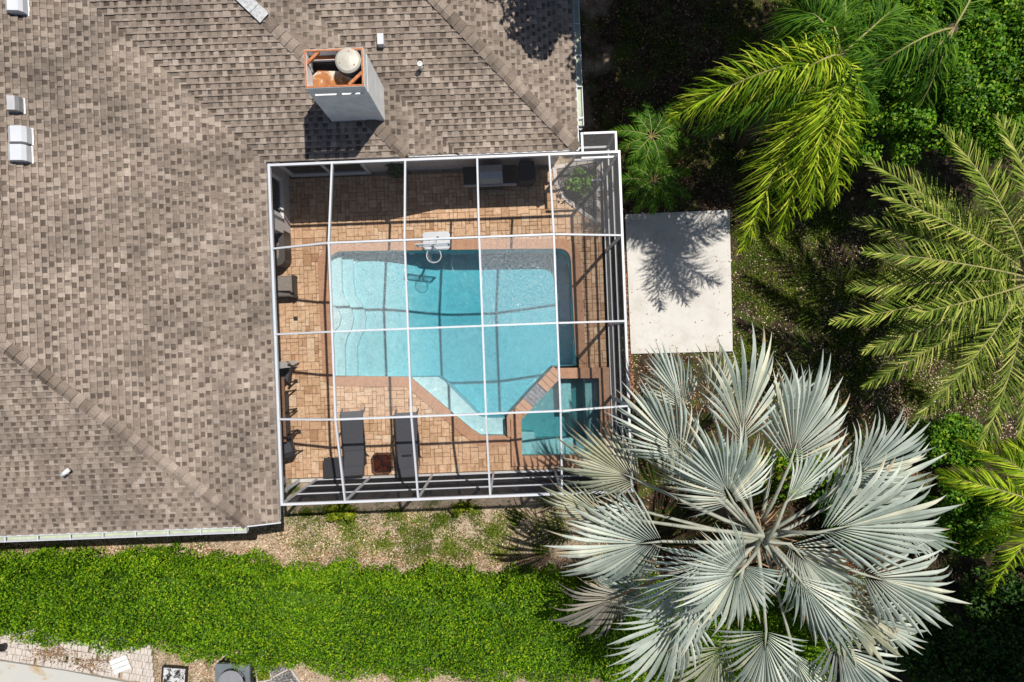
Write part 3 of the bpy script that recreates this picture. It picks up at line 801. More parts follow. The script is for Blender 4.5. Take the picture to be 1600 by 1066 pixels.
# chimney
CU0, CU1, CV0, CV1, CZ = -4.20, -2.92, 5.54, 6.36, 5.50
t_ = .045
def shell(mb, u0, v0, u1, v1, z0, z1, t):
    mb.box(u0, v0, z0, u1, v0 + t, z1); mb.box(u0, v1 - t, z0, u1, v1, z1); mb.box(u0, v0 + t, z0, u0 + t, v1 - t, z1); mb.box(u1 - t, v0 + t, z0, u1, v1 - t, z1)
mb = MB(HO); shell(mb, CU0, CV0, CU1, CV1, 2.9, 5.03, t_)
chim = mb.build('chimney', M['chim'], house)
mb = MB(HO); shell(mb, CU0 + .02, CV0 - .012, CU1 - .005, CV1 - .01, 5.15, CZ, t_); mb.build('chimney_band', M['chim'], chim)
for a in (CU0, (CU0 + CU1) / 2 - .05, CU1 - .1):
    mb = MB(HO); mb.box(a, CV0, 5.031, a + .1, CV0 + t_, 5.149); mb.build('louvre_post', M['chim'], chim)
    mb = MB(HO); mb.box(a, CV1 - t_, 5.031, a + .1, CV1, 5.149); mb.build('louvre_post', M['chim'], chim)
for a in (CU0, CU1 - t_):
    mb = MB(HO); mb.box(a, CV0 + t_, 5.031, a + t_, CV1 - t_, 5.149); mb.build('side_filler', M['chim'], chim)
mb = MB(HO); shell(mb, CU0 + .025, CV0 - .004, CU1 - .01, CV1 - .02, CZ + .001, CZ + .012, t_ - .01); mb.build('top_rim', M['wood_or'], chim)
mb = MB(HO); mb.box(CU0 + t_, CV0 + t_, 4.90, CU1 - t_, CV1 - t_, 4.93); mb.build('chase_floor', M['black'], chim)
mb = MB(HO); mb.prism([(CU0 + t_ + .01, CV0 + t_ + .01), (CU1 - .42, CV0 + t_ + .01), (CU1 - .30, CV0 + .30), (CU1 - .52, CV1 - .30), (CU0 + t_ + .12, CV1 - .26), (CU0 + t_ + .01, CV1 - .36)], 4.97, 5.0); mb.build('rain_pan', M['rustpan'], chim)
mb = MB(HO)
mb.bar((CU0 + .05, CV1 - .30, 5.45), (CU0 + .32, CV1 - .05, 5.45), .06, .06); mb.bar((CU1 - .34, CV0 + .05, 5.45), (CU1 - .05, CV0 + .30, 5.45), .06, .06)
mb.bar((CU0 + .05, CV1 - .09, 5.25), (CU1 - .05, CV1 - .09, 5.25), .05, .06); mb.build('brace', M['wood_or'], chim)
p = L(543, 93, 5.53)
mb = MB(HO); mb.lathe((p.x, p.y, 0), [(.20, 5.0), (.20, 5.30), (.285, 5.31), (.285, 5.45)], 28); flue = mb.build('flue', M['black'], chim)
mb = MB(HO); mb.lathe((p.x, p.y, 0), [(.275, 5.46), (.275, 5.49), (.235, 5.525), (.05, 5.55)], 32); mb.build('flue_cap', M['cream'], chim)
mb = MB(HO)
for a in (0, 120, 240): mb.lathe((p.x + .18 * math.cos(R(a + 80)), p.y + .18 * math.sin(R(a + 80)), 5.535), [(.014, 0), (.014, .012), (.002, .014)], 8)
mb.build('cap_screw', M['wood_or'], chim)

# ================================================================ SCREEN CAGE
cage = thing('screen_enclosure', 'white aluminium pool cage with charcoal mesh panels over the pool', 'pool cage', (-1.5, .4, 0))
CGO = (-1.5, .4, 0)
US = [-5.87, -4.30, -2.48, -.69, 1.10, 2.84]; VS = [4.60, 2.52, .39, -1.72, -3.84]
ZE, ZT = 3.0, 3.6
def cz(i, j): return ZE if i in (0, 5) or j in (0, 4) else ZT
def cp(i, j): return Vector((US[i], VS[j], cz(i, j)))
def cbar(a, b, wd=.044, ht=.10, nm='beam'):
    m = MB(CGO); m.bar(a, b, wd, ht); return m.build(nm, M['white'], cage)
for j in range(5):
    for i in range(5):
        wd = .058 if j in (0, 4) else .044
        a, b = cp(i, j), cp(i + 1, j); d = (b - a).normalized() * .03
        cbar(a + d, b - d, wd)
for i in range(6):
    for j in range(4):
        wd = .058 if i in (0, 5) else .044
        a, b = cp(i, j), cp(i, j + 1); d = (b - a).normalized() * .03
        cbar(a + d, b - d, wd)
for i in range(6):
    for j in range(5):
        m = MB(CGO); q = cp(i, j); m.bbox(q.x - .033, q.y - .033, q.z - .05, q.x + .033, q.y + .033, q.z + .054, .006); m.build('joint_plate', M['white'], cage)
glare_cells = {(1, 1), (3, 1)}; greyp = {(4, 0), (1, 2), (2, 2), (3, 2)}
for i in range(5):
    for j in range(4):
        a, b, c_, d_ = cp(i, j), cp(i + 1, j), cp(i + 1, j + 1), cp(i, j + 1)
        m = MB(CGO); o = Vector((0, 0, .03))
        m.add([a + o, b + o, c_ + o, d_ + o], [(0, 2, 1), (0, 3, 2)] if (i + j) % 2 else [(0, 3, 1), (1, 3, 2)])
        m.build('screen_panel', M['screen_glare'] if (i, j) in glare_cells else M['screen_grey'] if (i, j) == (4, 0) else M['screen_haze'] if (i in (1, 2, 3) and j == 2) else M['screen'], cage)
# south and east walls: posts, two rails, mesh bays
def wall(pts, posts):
    for (x, y) in posts:
        m = MB(CGO); m.bar((x, y, .02), (x, y, ZE - .055), .05, .09, (0, 1, 0)); m.build('post', M['white'], cage)
    for (a, b) in zip(posts[:-1], posts[1:]):
        d = (Vector(b) - Vector(a)).normalized() * .03
        for z in (.06, .92, 1.92):
            m = MB(CGO); m.bar((a[0] + d.x, a[1] + d.y, z), (b[0] - d.x, b[1] - d.y, z), .05, .06 if z > .1 else .07); m.build('rail', M['white'], cage)
        for z0, z1 in ((.1, .89), (.95, 1.89), (1.95, 2.95)):
            m = MB(CGO); m.add([(a[0] + d.x, a[1] + d.y, z0), (b[0] - d.x, b[1] - d.y, z0), (b[0] - d.x, b[1] - d.y, z1), (a[0] + d.x, a[1] + d.y, z1)], [(0, 1, 2, 3)]); m.build('screen_panel', M['screen_wall'] if abs(d.x) > abs(d.y) else M['screen_side'], cage)
wall(None, [(u, -3.84) for u in (-5.86, -4.30, -2.48, -.69, 1.10, 2.84)])
wall(None, [(2.84, v) for v in (-3.84, -1.72, .39, 2.52, 4.60)])
m = MB(CGO); p = L(468, 744); m.bar((p.x, -3.84, .02), (p.x, -3.84, 2.8), .05, .09, (0, 1, 0)); m.build('post', M['white'], cage)
for (a, b) in (((1.95, 4.60), (2.84, 4.60)),):
    for z in (.06, 2.55): 
        m = MB(CGO); m.bar((a[0], a[1], z), (b[0] - .04, b[1], z), .05, .08); m.build('rail', M['white'], cage)
# diagonal braces on the east wall
for a, b in (((2.84, 2.52, 2.9), (2.78, 1.4, 0.1)), ((2.80, 4.5, 2.9), (2.78, 3.4, .95))):
    pass
# side bay beside the house
for a, b in (((1.98, 5.21, 2.6), (2.84, 5.21, 2.6)), ((2.84, 5.21, 2.6), (2.84, 4.66, 2.6)), ((1.98, 5.21, 2.6), (1.98, 4.66, 2.6)), ((1.98, 5.21, .05), (2.84, 5.21, .05)), ((2.84, 5.21, .05), (2.84, 4.66, .05)), ((1.98, 5.21, 1.3), (2.84, 5.21, 1.3)), ((2.84, 5.21, 1.3), (2.84, 4.66, 1.3))):
    d = (Vector(b) - Vector(a)).normalized() * .04
    cbar(Vector(a) + d, Vector(b) - d, .055, .08, 'rail')
for x, y in ((1.98, 5.21), (2.84, 5.21)):
    m = MB(CGO); m.bar((x, y, -.1), (x, y, 2.62), .06, .06, (0, 1, 0)); m.build('post', M['white'], cage)
for vs in ([(1.98, 4.66, 2.6), (2.84, 4.66, 2.6), (2.84, 5.21, 2.6), (1.98, 5.21, 2.6)], [(1.98, 5.21, .1), (2.84, 5.21, .1), (2.84, 5.21, 2.55), (1.98, 5.21, 2.55)], [(2.84, 4.66, .1), (2.84, 5.21, .1), (2.84, 5.21, 2.55), (2.84, 4.66, 2.55)]):
    m = MB(CGO); m.add(vs, [(0, 1, 2, 3)]); m.build('screen_panel', M['screen_grey'], cage)

# ================================================================ FURNITURE
def sheet(mb, pts, wd, th, axis_x):
    """slab following a profile (y,z) with width along x"""
    n = len(pts); vs = []
    for (y, z) in pts: vs += [(axis_x - wd / 2, y, z), (axis_x + wd / 2, y, z), (axis_x + wd / 2, y, z - th), (axis_x - wd / 2, y, z - th)]
    fs = [(0, 1, 2, 3), tuple((n - 1) * 4 + i for i in (3, 2, 1, 0))]
    for i in range(n - 1):
        for k_ in range(4): fs.append((i * 4 + k_, (i + 1) * 4 + k_, (i + 1) * 4 + (k_ + 1) % 4, i * 4 + (k_ + 1) % 4))
    return mb.add(vs, fs)
def lounger(a, b, label, rot, blk):
    p = L(a, b, .3)
    t = thing('chaise_lounge', label, 'lounge chair', (p.x, p.y, 0), TH + R(rot), 'grey chaise lounges facing the pool')
    wd = .60; ln = 1.86
    y0 = ln / 2; yh = -.20; yb = -ln / 2 + .06        # foot (north) .. hinge .. head (south)
    m = MB(); sheet(m, [(y0, .31), (y0 - .10, .345), (yh + .5, .335), (yh, .325)], wd, .018, 0); m.build('seat_sling', M['sling'], t)
    m = MB(); sheet(m, [(yh - .008, .325), (yh - .35, .45), (yb + .1, .57), (yb, .60)], wd - .03, .018, 0); m.build('back_sling', M['sling'], t)
    m = MB(); sheet(m, [(yb + .24, .565), (yb + .12, .60), (yb + .01, .615)], wd - .07, .035, 0); m.build('head_pad', M['sling'], t)
    m = MB()
    for s in (-1, 1): m.bar((s * (wd / 2 + .012), y0 + .02, .315), (s * (wd / 2 + .012), yb + .25, .315), .024, .045)
    m.bar((-wd / 2, y0 - .02, .29), (wd / 2, y0 - .02, .29), .03, .03); m.bar((-wd / 2, yh, .29), (wd / 2, yh, .29), .03, .03)
    m.build('frame', M['darkmetal'], t)
    m = MB()
    for s in (-1, 1): m.bar((s * (wd / 2 - .006), yh, .325), (s * (wd / 2 - .006), yb, .605), .02, .03)
    m.bar((-wd / 2, yb - .01, .60), (wd / 2, yb - .01, .60), .025, .025); m.build('back_frame', M['darkmetal'], t)
    for s in (-1, 1):
        for yy, dy in ((y0 - .1, .16), (yh - .1, -.14)):
            m = MB(); m.tube([(s * (wd / 2 + .012), yy, .30), (s * (wd / 2 + .03), yy + dy, .0)], .018, 8); m.build('leg', M['darkmetal'], t)
        m = MB(); m.tube([(s * (wd / 2 + .02), .38, .31), (s * (wd / 2 + .06), .30, .50), (s * (wd / 2 + .075), .0, .55), (s * (wd / 2 + .06), -.30, .52), (s * (wd / 2 + .02), -.36, .33)], .016, 8)
        m.build('armrest', M['darkmetal'], t)
    if blk: m = MB(); m.bbox(-.17, -.33, .37, .11, -.27, .40, .01); m.build('lumbar_strap', M['black'], t)
    return t
lounger(553, 693, 'charcoal chaise lounge with a matching footstool at its left', 2, False)
lounger(637, 695, 'charcoal chaise lounge right of the small brown side table', 1, True)
p = L(521, 731, .3); t = thing('footstool', 'low dark grey padded footstool at the foot of the cage wall', 'footstool', (p.x, p.y, 0))
m = MB(); m.prism([(-.29, -.28), (.29, -.28), (.29, .29), (-.19, .29), (-.29, .20)], .26, .33); m.build('cushion', M['sling2'], t)
m = MB(); m.box(-.28, -.27, .22, .28, .28, .258); m.build('frame', M['darkmetal'], t)
for x, y in ((-.25, -.24), (.25, -.24), (.25, .25), (-.2, .25)):
    m = MB(); m.tube([(x, y, 0), (x, y, .22)], .018, 8); m.build('leg', M['darkmetal'], t)
p = L(598, 723, .42); t = thing('side_table', 'small square side table with brown glass top between the chaise lounges', 'side table', (p.x, p.y, 0))
q = .27; cpoly = [(-q, -q + .06), (-q + .06, -q), (q - .06, -q), (q, -q + .06), (q, q - .06), (q - .06, q), (-q + .06, q), (-q, q - .06)]
m = MB(); m.tube([(x, y, .42) for x, y in cpoly], .017, 8, True); m.build('rim', M['darkmetal'], t)
m = MB(); m.prism([(x * .95, y * .95) for x, y in cpoly], .415, .425); m.build('glass_top', M['brownglass'], t)
for x in (-1, 1):
    for y in (-1, 1):
        m = MB(); m.tube([(x * .21, y * .21, .40), (x * .17, y * .17, .2), (x * .23, y * .23, 0)], .015, 8); m.build('leg', M['darkmetal'], t)
m = MB(); m.bar((-.17, -.17, .20), (.17, .17, .20), .03, .015); m.bar((-.17, .17, .216), (.17, -.17, .216), .03, .015); m.lathe((0, -.02, .225), [(.09, 0), (.09, .02), (.05, .03)], 12); m.build('cross_brace', M['steel'], t)
# poolside basketball hoop
p = L(682, 377, .1); t = thing('basketball_hoop', 'white poolside basketball hoop standing on the north coping', 'basketball hoop', (p.x, p.y, .03)); bx, by = p.x, p.y
bp = round_poly([(-.40, -.26, .14), (.40, -.26, .14), (.40, .27, .12), (-.40, .27, .12)])
m = MB(); m.prism(bp, 0, .11); m.prism([(x * .94, y * .92) for x, y in bp], .11, .15); m.build('base', M['white'], t)
m = MB(); m.lathe((.05, .10, .15), [(.03, 0), (.03, .02), (.005, .022)], 12); m.lathe((-.2, .02, .15), [(.015, 0), (.012, .01)], 8); m.lathe((.22, .02, .15), [(.015, 0), (.012, .01)], 8); m.build('fill_cap', M['darkmetal'], t)
m = MB(); m.tube([(0, .0, .12), (0, -.10, .5), (0, -.20, .75), (0, -.21, 1.1)], .03, 10); m.build('pole', M['white_old'], t)
m = MB()
bz0, bz1, bw = .80, 1.34, .46
m.box(-bw, -.26, bz0, bw, -.235, bz0 + .05); m.box(-bw, -.26, bz1 - .05, bw, -.235, bz1); m.box(-bw, -.26, bz0 + .05, -bw + .05, -.235, bz1 - .05); m.box(bw - .05, -.26, bz0 + .05, bw, -.235, bz1 - .05)
bb = m.build('backboard', M['white'], t)
m = MB(); m.box(-bw + .05, -.252, bz0 + .05, bw - .05, -.244, bz1 - .05); m.build('clear_panel', M['clear'], bb)
m = MB(); m.box(-.14, -.268, bz0 + .08, .14, -.261, bz0 + .11); m.box(-.14, -.268, bz0 + .28, .14, -.261, bz0 + .31); m.build('target_square', M['white_old'], bb)
m = MB(); rr = .205; m.tube([(rr * math.cos(a * math.pi / 12), -.26 - rr - .06 + rr * math.sin(a * math.pi / 12), .92) for a in range(24)], .010, 8, True); m.bar((-.05, -.26, .90), (-.05, -.34, .915), .02, .02); m.bar((.05, -.26, .90), (.05, -.34, .915), .02, .02)
rim = m.build('rim', M['white_old'], t)
m = MB(); cy = -.26 - rr - .06
for k_ in range(9):
    for sgn in (1, -1):
        pts = []
        for q_ in range(6):
            tt = q_ / 5; r_ = rr * (1 - .42 * tt); a = 2 * math.pi * k_ / 12 + sgn * tt * 1.0
            pts.append((r_ * math.cos(a), cy + r_ * math.sin(a), .915 - .36 * tt))
        m.tube(pts, .004, 4)
m.build('net', M['net'], t)
# wicker loveseat at the porch opening (backrest towards the pool)
p = L(456, 388, 0); t = thing('wicker_loveseat', 'dark wicker loveseat with taupe cushions under the west eave', 'sofa', (p.x, p.y, 0))
def arc_back(x, r0, n=10): return None
m = MB()
out = round_poly([(-.80, -.58, .22), (.0, -.58, .26), (.0, .55, .20), (-.80, .55, .2)], 5); inn = round_poly([(-.80, -.42, .02), (-.16, -.42, .18), (-.16, .40, .16), (-.80, .40, .02)], 5)
n = min(len(out), len(inn))
m.prism(out, .06, .34)
# curved back shell built as ring of prisms
for i in range(len(out) - 1):
    a, b, c_, d_ = Vector(out[i]), Vector(out[i + 1]), Vector(inn[i + 1]), Vector(inn[i])
    if a.x < -.75 and b.x < -.75: continue
    m.prism([tuple(a), tuple(b), tuple(c_), tuple(d_)], .341, .66)
m.build('wicker_frame', M['wicker'], t)
m = MB(); m.bbox(-.78, -.40, .35, -.17, -.01, .49, .04); m.build('seat_cushion', M['taupe'], t)
m = MB(); m.bbox(-.78, .01, .35, -.17, .39, .49, .04); m.build('seat_cushion', M['taupe'], t)
m = MB(); m.lathe((-.52, .16, .5), [(.05, 0), (.22, .03), (.25, .09), (.20, .15), (.06, .18)], 14); m.build('pillow', M['taupe_dark'], t)
for x, y in ((-.7, -.5), (-.1, -.45), (-.1, .45), (-.7, .48)):
    m = MB(); m.box(x - .03, y - .03, 0, x + .03, y + .03, .059); m.build('leg', M['darkmetal'], t)
p = L(444, 448, .4); t = thing('armchair', 'taupe cushioned low armchair on the deck south of the loveseat', 'armchair', (p.x, p.y, 0))
m = MB(); m.bbox(-.62, -.30, .28, .24, .30, .43, .04); m.build('seat_cushion', M['taupe'], t)
m = MB(); m.box(-.64, -.32, .10, .29, .32, .278); m.box(.245, -.32, .279, .29, .32, .46); m.build('frame', M['darkmetal'], t)
m = MB(); m.bbox(-.60, -.29, .431, .20, -.12, .52, .03); m.build('bolster', M['taupe_dark'], t)
for x, y in ((-.6, -.28), (.25, -.28), (.25, .28), (-.6, .28)):
    m = MB(); m.box(x - .025, y - .025, 0, x + .025, y + .025, .10); m.build('leg', M['darkmetal'], t)
# dining table and chairs under the eave
p = L(442, 640, .72); t = thing('dining_table', 'brown wooden patio dining table half under the west eave', 'table', (p.x - .35, p.y, 0))
for i in range(6):
    m = MB(); m.bbox(-.42 + i * .14 + .003, -.92, .69, -.42 + (i + 1) * .14 - .003, .92, .72, .004); m.build('plank', M['tablewood'], t)
m = MB(); m.box(-.40, -.88, .64, .40, .88, .688); m.build('apron', M['darkmetal'], t)
for x in (-.36, .36):
    for y in (-.82, .82):
        m = MB(); m.box(x - .03, y - .03, 0, x + .03, y + .03, .638); m.build('leg', M['darkmetal'], t)
def dchair(u, v, rot, label):
    t = thing('patio_chair', label, 'chair', (u, v, 0), TH + R(rot), 'sling chairs round the dining table')
    # local: seat faces -x, back at +x
    m = MB(); m.bbox(-.25, -.24, .42, .18, .24, .44, .008); m.build('seat', M['sling'], t)
    m = MB(); vs = [(.19, -.24, .46), (.19, .24, .46), (.245, .24, .92), (.245, -.24, .92)]; m.add(vs + [(x + .015, y, z) for x, y, z in vs], [(0, 1, 2, 3), (7, 6, 5, 4), (0, 4, 5, 1), (1, 5, 6, 2), (2, 6, 7, 3), (3, 7, 4, 0)]); m.build('backrest', M['sling'], t)
    for s in (-1, 1):
        m = MB(); m.tube([(.26, s * .265, .94), (.20, s * .265, .45), (.27, s * .275, 0)], 0.026, 8); m.build('leg', M['darkmetal'], t)
        m = MB(); m.tube([(-.24, s * .265, .64), (-.25, s * .265, .43), (-.27, s * .27, 0)], 0.026, 8); m.build('leg', M['darkmetal'], t)
        m = MB(); m.bar((-.27, s * .265, .65), (.22, s * .265, .66), .05, .025); m.build('armrest', M['darkmetal'], t)
    m = MB(); m.bar((.262, -.25, .935), (.262, .25, .935), .03, .03); m.bar((-.23, -.25, .41), (-.23, .25, .41), .03, .025); m.bar((.16, -.25, .41), (.16, .25, .41), .03, .025); m.build('frame', M['darkmetal'], t)
q = L(463, 624, 0); dchair(q.x - .27, q.y, 0, 'grey sling patio chair nearest the porch column')
q2 = L(465, 657, 0); dchair(q2.x - .27, q2.y, 0, 'grey sling patio chair on the south half of the dining table side')
dchair(p.x - .05, p.y + 1.05, 80, 'grey sling patio chair at the north end of the dining table')
dchair(p.x - .05, p.y - 1.10, -75, 'grey sling patio chair at the south end of the dining table')
# grill
p = L(766, 272, 1.0); t = thing('gas_grill', 'stainless gas grill with dark side shelves against the north wall', 'grill', (p.x, p.y, 0))
m = MB(); m.bbox(-.37, -.24, .12, .35, .26, .84, .01); m.build('cabinet', M['black'], t)
m = MB()
prof = [(-.25, .86), (-.25, .95), (-.16, 1.10), (.02, 1.17), (.20, 1.14), (.27, 1.0), (.27, .86)]
nn = len(prof); m.add([(x, y, z) for x in (-.34, .34) for y, z in prof], [(i, i + 1, nn + i + 1, nn + i) for i in range(nn - 1)] + [tuple(range(nn)), tuple(range(nn, 2 * nn))[::-1]]); m.build('lid', M['steel'], t)
m = MB(); m.tube([(-.30, -.33, 1.0), (.30, -.33, 1.0)], .016, 8); m.tube([(-.27, -.33, 1.0), (-.27, -.22, 1.0)], .01, 6); m.tube([(.27, -.33, 1.0), (.27, -.22, 1.0)], .01, 6); m.build('handle', M['steel'], t)
m = MB(); m.box(-.76, -.24, .84, -.38, .26, .87); m.build('side_shelf', M['black'], t)
m = MB(); m.box(.36, -.24, .84, .72, .26, .87); m.build('side_shelf', M['black'], t)
m = MB(); m.box(-.76, -.30, .80, .72, -.245, .86); m.build('control_panel', M['steel'], t)
m = MB()
for x in (-.25, -.08, .09, .26): m.tube([(x, -.301, .83), (x, -.335, .83)], .022, 10)
m.build('knob', M['black'], t)
for x in (-.32, .30):
    for y in (-.2, .22):
        m = MB(); m.tube([(x - .02, y, .055), (x + .02, y, .055)], .055, 12); m.build('caster', M['black'], t)
p = L(822, 268, .8); t = thing('covered_cart', 'dark covered cart standing right of the gas grill', 'cart', (p.x, p.y, 0))
m = MB(); m.prism(round_poly([(-.20, -.26, .04), (.24, -.26, .14), (.24, .28, .04), (-.20, .28, .04)]), .05, .82); m.build('cover', M['sling2'], t)
m = MB(); m.prism(round_poly([(-.17, -.23, .04), (.21, -.23, .12), (.21, .25, .04), (-.17, .25, .04)]), .821, .86); m.build('cover_top', M['sling2'], t)
m = MB(); m.box(-.16, -.22, 0, .20, .24, .048); m.build('base', M['black'], t)

# ================================================================ PLANT GENERATORS
UP = np.array([0, 0, 1.])
def cloud(name, parent, c, rad, n, size, mat, clumps=40, csz=.5, flat=1., seed=0, stuff=True):
    """foliage as clumps of leaves over an ellipsoid's upper shell"""
    rg = np.random.default_rng(seed)
    d = unit(rg.normal(0, 1, (clumps, 3))); d[:, 2] = np.abs(d[:, 2]) * .9 - .25
    cc = np.array(c) + d * np.array(rad) * rg.uniform(.55, 1.0, (clumps, 1))
    cs = csz * rg.uniform(.6, 1.3, clumps)
    idx = rg.integers(0, clumps, n)
    dd = unit(rg.normal(0, 1, (n, 3))); r = rg.uniform(.35, 1.0, n) ** .5
    pos = cc[idx] + dd * (cs[idx] * r)[:, None] * np.array([1, 1, flat])
    nr = unit(dd * .8 + UP * .7)
    o = np_quads(name, leaf_quads(pos - np.array(parent.location if parent else (0, 0, 0)), nr, np.full(n, size), .45, .55), mat, parent)
    if stuff: tag(o, kind='stuff')
    return o, cc
def trunk_limbs(parent, base, top, r, targets, mat):
    o = np.array(parent.location); m = MB(tuple(o))
    b, t_ = Vector(base), Vector(top); bend = Vector((random.uniform(-.2, .2), random.uniform(-.2, .2), 0))
    m.tube([b, b.lerp(t_, .4) + bend, t_], [r, r * .8, r * .6], 10); tr = m.build('trunk', mat, parent)
    for q in targets:
        m = MB(tuple(o)); q = Vector(q); s_ = b.lerp(t_, random.uniform(.65, 1)); md = s_.lerp(q, .5) + Vector((0, 0, .25))
        m.tube([s_, md, q], [r * .45, r * .3, r * .1], 7); m.build('limb', mat, parent)

def fan(name, parent, crown, hub, tip, A=100, nseg=40, mat='silver', cup=.12, droop=.12, roll=0., costa=.24, seed=0, split=.58, ragged=.06, pet='petiole', pw=.042):
    rg = random.Random(seed); org = parent.location
    hub, tip, crown = Vector(hub), Vector(tip), Vector(crown)
    f = (tip - hub); r = f.length * .95; f.normalize()
    n = Vector((0, 0, 1)) - f * f.z
    n.normalize(); n = Matrix.Rotation(R(roll), 3, f) @ n; s = f.cross(n).normalized()
    A = R(A * .86); da = 2 * A / nseg; mb = MB(org)
    ts = [.06, .3, split, .70, .82, .92, 1.0]; side = rg.uniform(-.1, .45)
    for i in range(nseg):
        a = -A + (i + .5) * da; q = abs(a) / A
        ri = r * (1.0 - .38 * q ** 1.6) * rg.uniform(1 - ragged * 2, 1 + ragged)
        d = f * math.cos(a) + s * math.sin(a)
        sd = (-f * math.sin(a) + s * math.cos(a))
        base = hub + f * (costa * r * (1 - q))
        tw = rg.uniform(-1.0, 1.0); dr = droop * rg.uniform(.2, 3.4); sw = rg.uniform(-.10, .10); jl = rg.uniform(-.06, .06)
        liftc = cup * (1 - .3 * q) 
        L_, C_, R_ = [], [], []
        for t in ts:
            x = ri * t
            wd = x * da * .5 if t <= split else ri * split * da * .5 * 1.3 * max(0., (1 - (t - split) / (1 - split))) ** .85
            wd = max(wd, .002)
            drp = 0 if t < split else dr * r * ((t - split) / (1 - split)) ** 2
            c_ = base + d * x + n * (liftc * x * (1 - .6 * t) + jl * x) + sd * (sw * x * max(0, t - split)) - Vector((0, 0, drp)) - n * (side * x * math.sin(a) ** 2)
            fold = 1.25 if t <= split else .85
            tww = tw * max(0, (t - split)) / (1 - split)
            e1 = sd * math.cos(tww) + n * math.sin(tww); nn_ = n * math.cos(tww) - sd * math.sin(tww)
            C_.append(c_ + nn_ * wd * fold); L_.append(c_ - e1 * wd); R_.append(c_ + e1 * wd)
        m_ = len(ts); vs = L_ + C_ + R_
        fs = []
        for k_ in range(m_ - 1):
            fs += [(k_, m_ + k_, m_ + k_ + 1, k_ + 1), (m_ + k_, 2 * m_ + k_, 2 * m_ + k_ + 1, m_ + k_ + 1)]
        mb.add(vs, fs)
        if rg.random() < (.22 if mat == 'silver' else .55):
            for q_ in range(1, rg.choice((3, 5, 5))): mb.mi[-q_] = 1
    o = mb.build(name, [M[mat], M['tip']], parent)
    m = MB(org); mid = crown.lerp(hub, .5) + Vector((0, 0, .10))
    m.tube([crown, mid, hub, hub + f * (r * .3)], [pw * 1.3, pw, pw * .75, pw * .2], 8); m.build('petiole', M['petiole_dry' if mat == 'silver_dead' else pet], o)
    return o

def bez(a, b, c, t): return a * (1 - t) ** 2 + b * (2 * t * (1 - t)) + c * t * t
def pinnate(name, parent, a, b, arch=.6, n=60, ll=.5, lw=.035, ang=55, lift=.35, droop=.35, mat='date', seed=0, bare=.15, plume=0., mid=None, rw=.03, rmat='rachis'):
    rg = random.Random(seed); org = parent.location; a, b = Vector(a), Vector(b)
    if mid is None: mid = a.lerp(b, .5) + Vector((0, 0, arch))
    else: mid = Vector(mid) * 2 - (a + b) * .5
    mb = MB(org); pts = [bez(a, mid, b, i / 10) for i in range(11)]
    for i in range(n):
        for sgn in (-1, 1):
            t = bare + (1 - bare) * (i + rg.random()) / n
            p = bez(a, mid, b, t); tg = (bez(a, mid, b, min(1, t + .02)) - bez(a, mid, b, max(0, t - .02))).normalized()
            sd = tg.cross(Vector((0, 0, 1)))
            if sd.length < 1e-3: sd = Vector((1, 0, 0))
            sd.normalize(); nn_ = sd.cross(tg)
            pr = math.sin(math.pi * min(1, max(.0, .18 + .80 * (t - bare) / (1 - bare)))) ** .6
            ln = ll * pr * rg.uniform(.85, 1.12)
            an = R(ang * (1.15 - .65 * t) + rg.uniform(-7, 7) * (1 + 2.6 * plume)); li = lift + rg.uniform(-.12, .12) + (rg.uniform(-plume, plume) if plume else 0)
            d = (tg * math.cos(an) + sd * sgn * math.sin(an) + nn_ * li).normalized()
            wv = d.cross(nn_).normalized(); wv = (wv + nn_ * rg.uniform(-.6, .6)).normalized()
            dq = droop * rg.uniform(.5, 1.5)
            q = [p, p + d * ln * .35, p + d * ln * .7 - Vector((0, 0, dq * ln * .3)), p + d * ln * (1 - .1 * dq) - Vector((0, 0, dq * ln * .95))]
            ws = [lw * .35, lw * .55, lw * .42, .002]
            vs = []
            for x, w_ in zip(q, ws): vs += [x - wv * w_, x + wv * w_]
            mb.add(vs, [(0, 1, 3, 2), (2, 3, 5, 4), (4, 5, 7, 6)])
    o = mb.build(name, M[mat], parent)
    m = MB(org); m.tube(pts, [rw * (1 - .08 * i) for i in range(11)], 6); m.build('rachis', M[rmat], o)
    return o

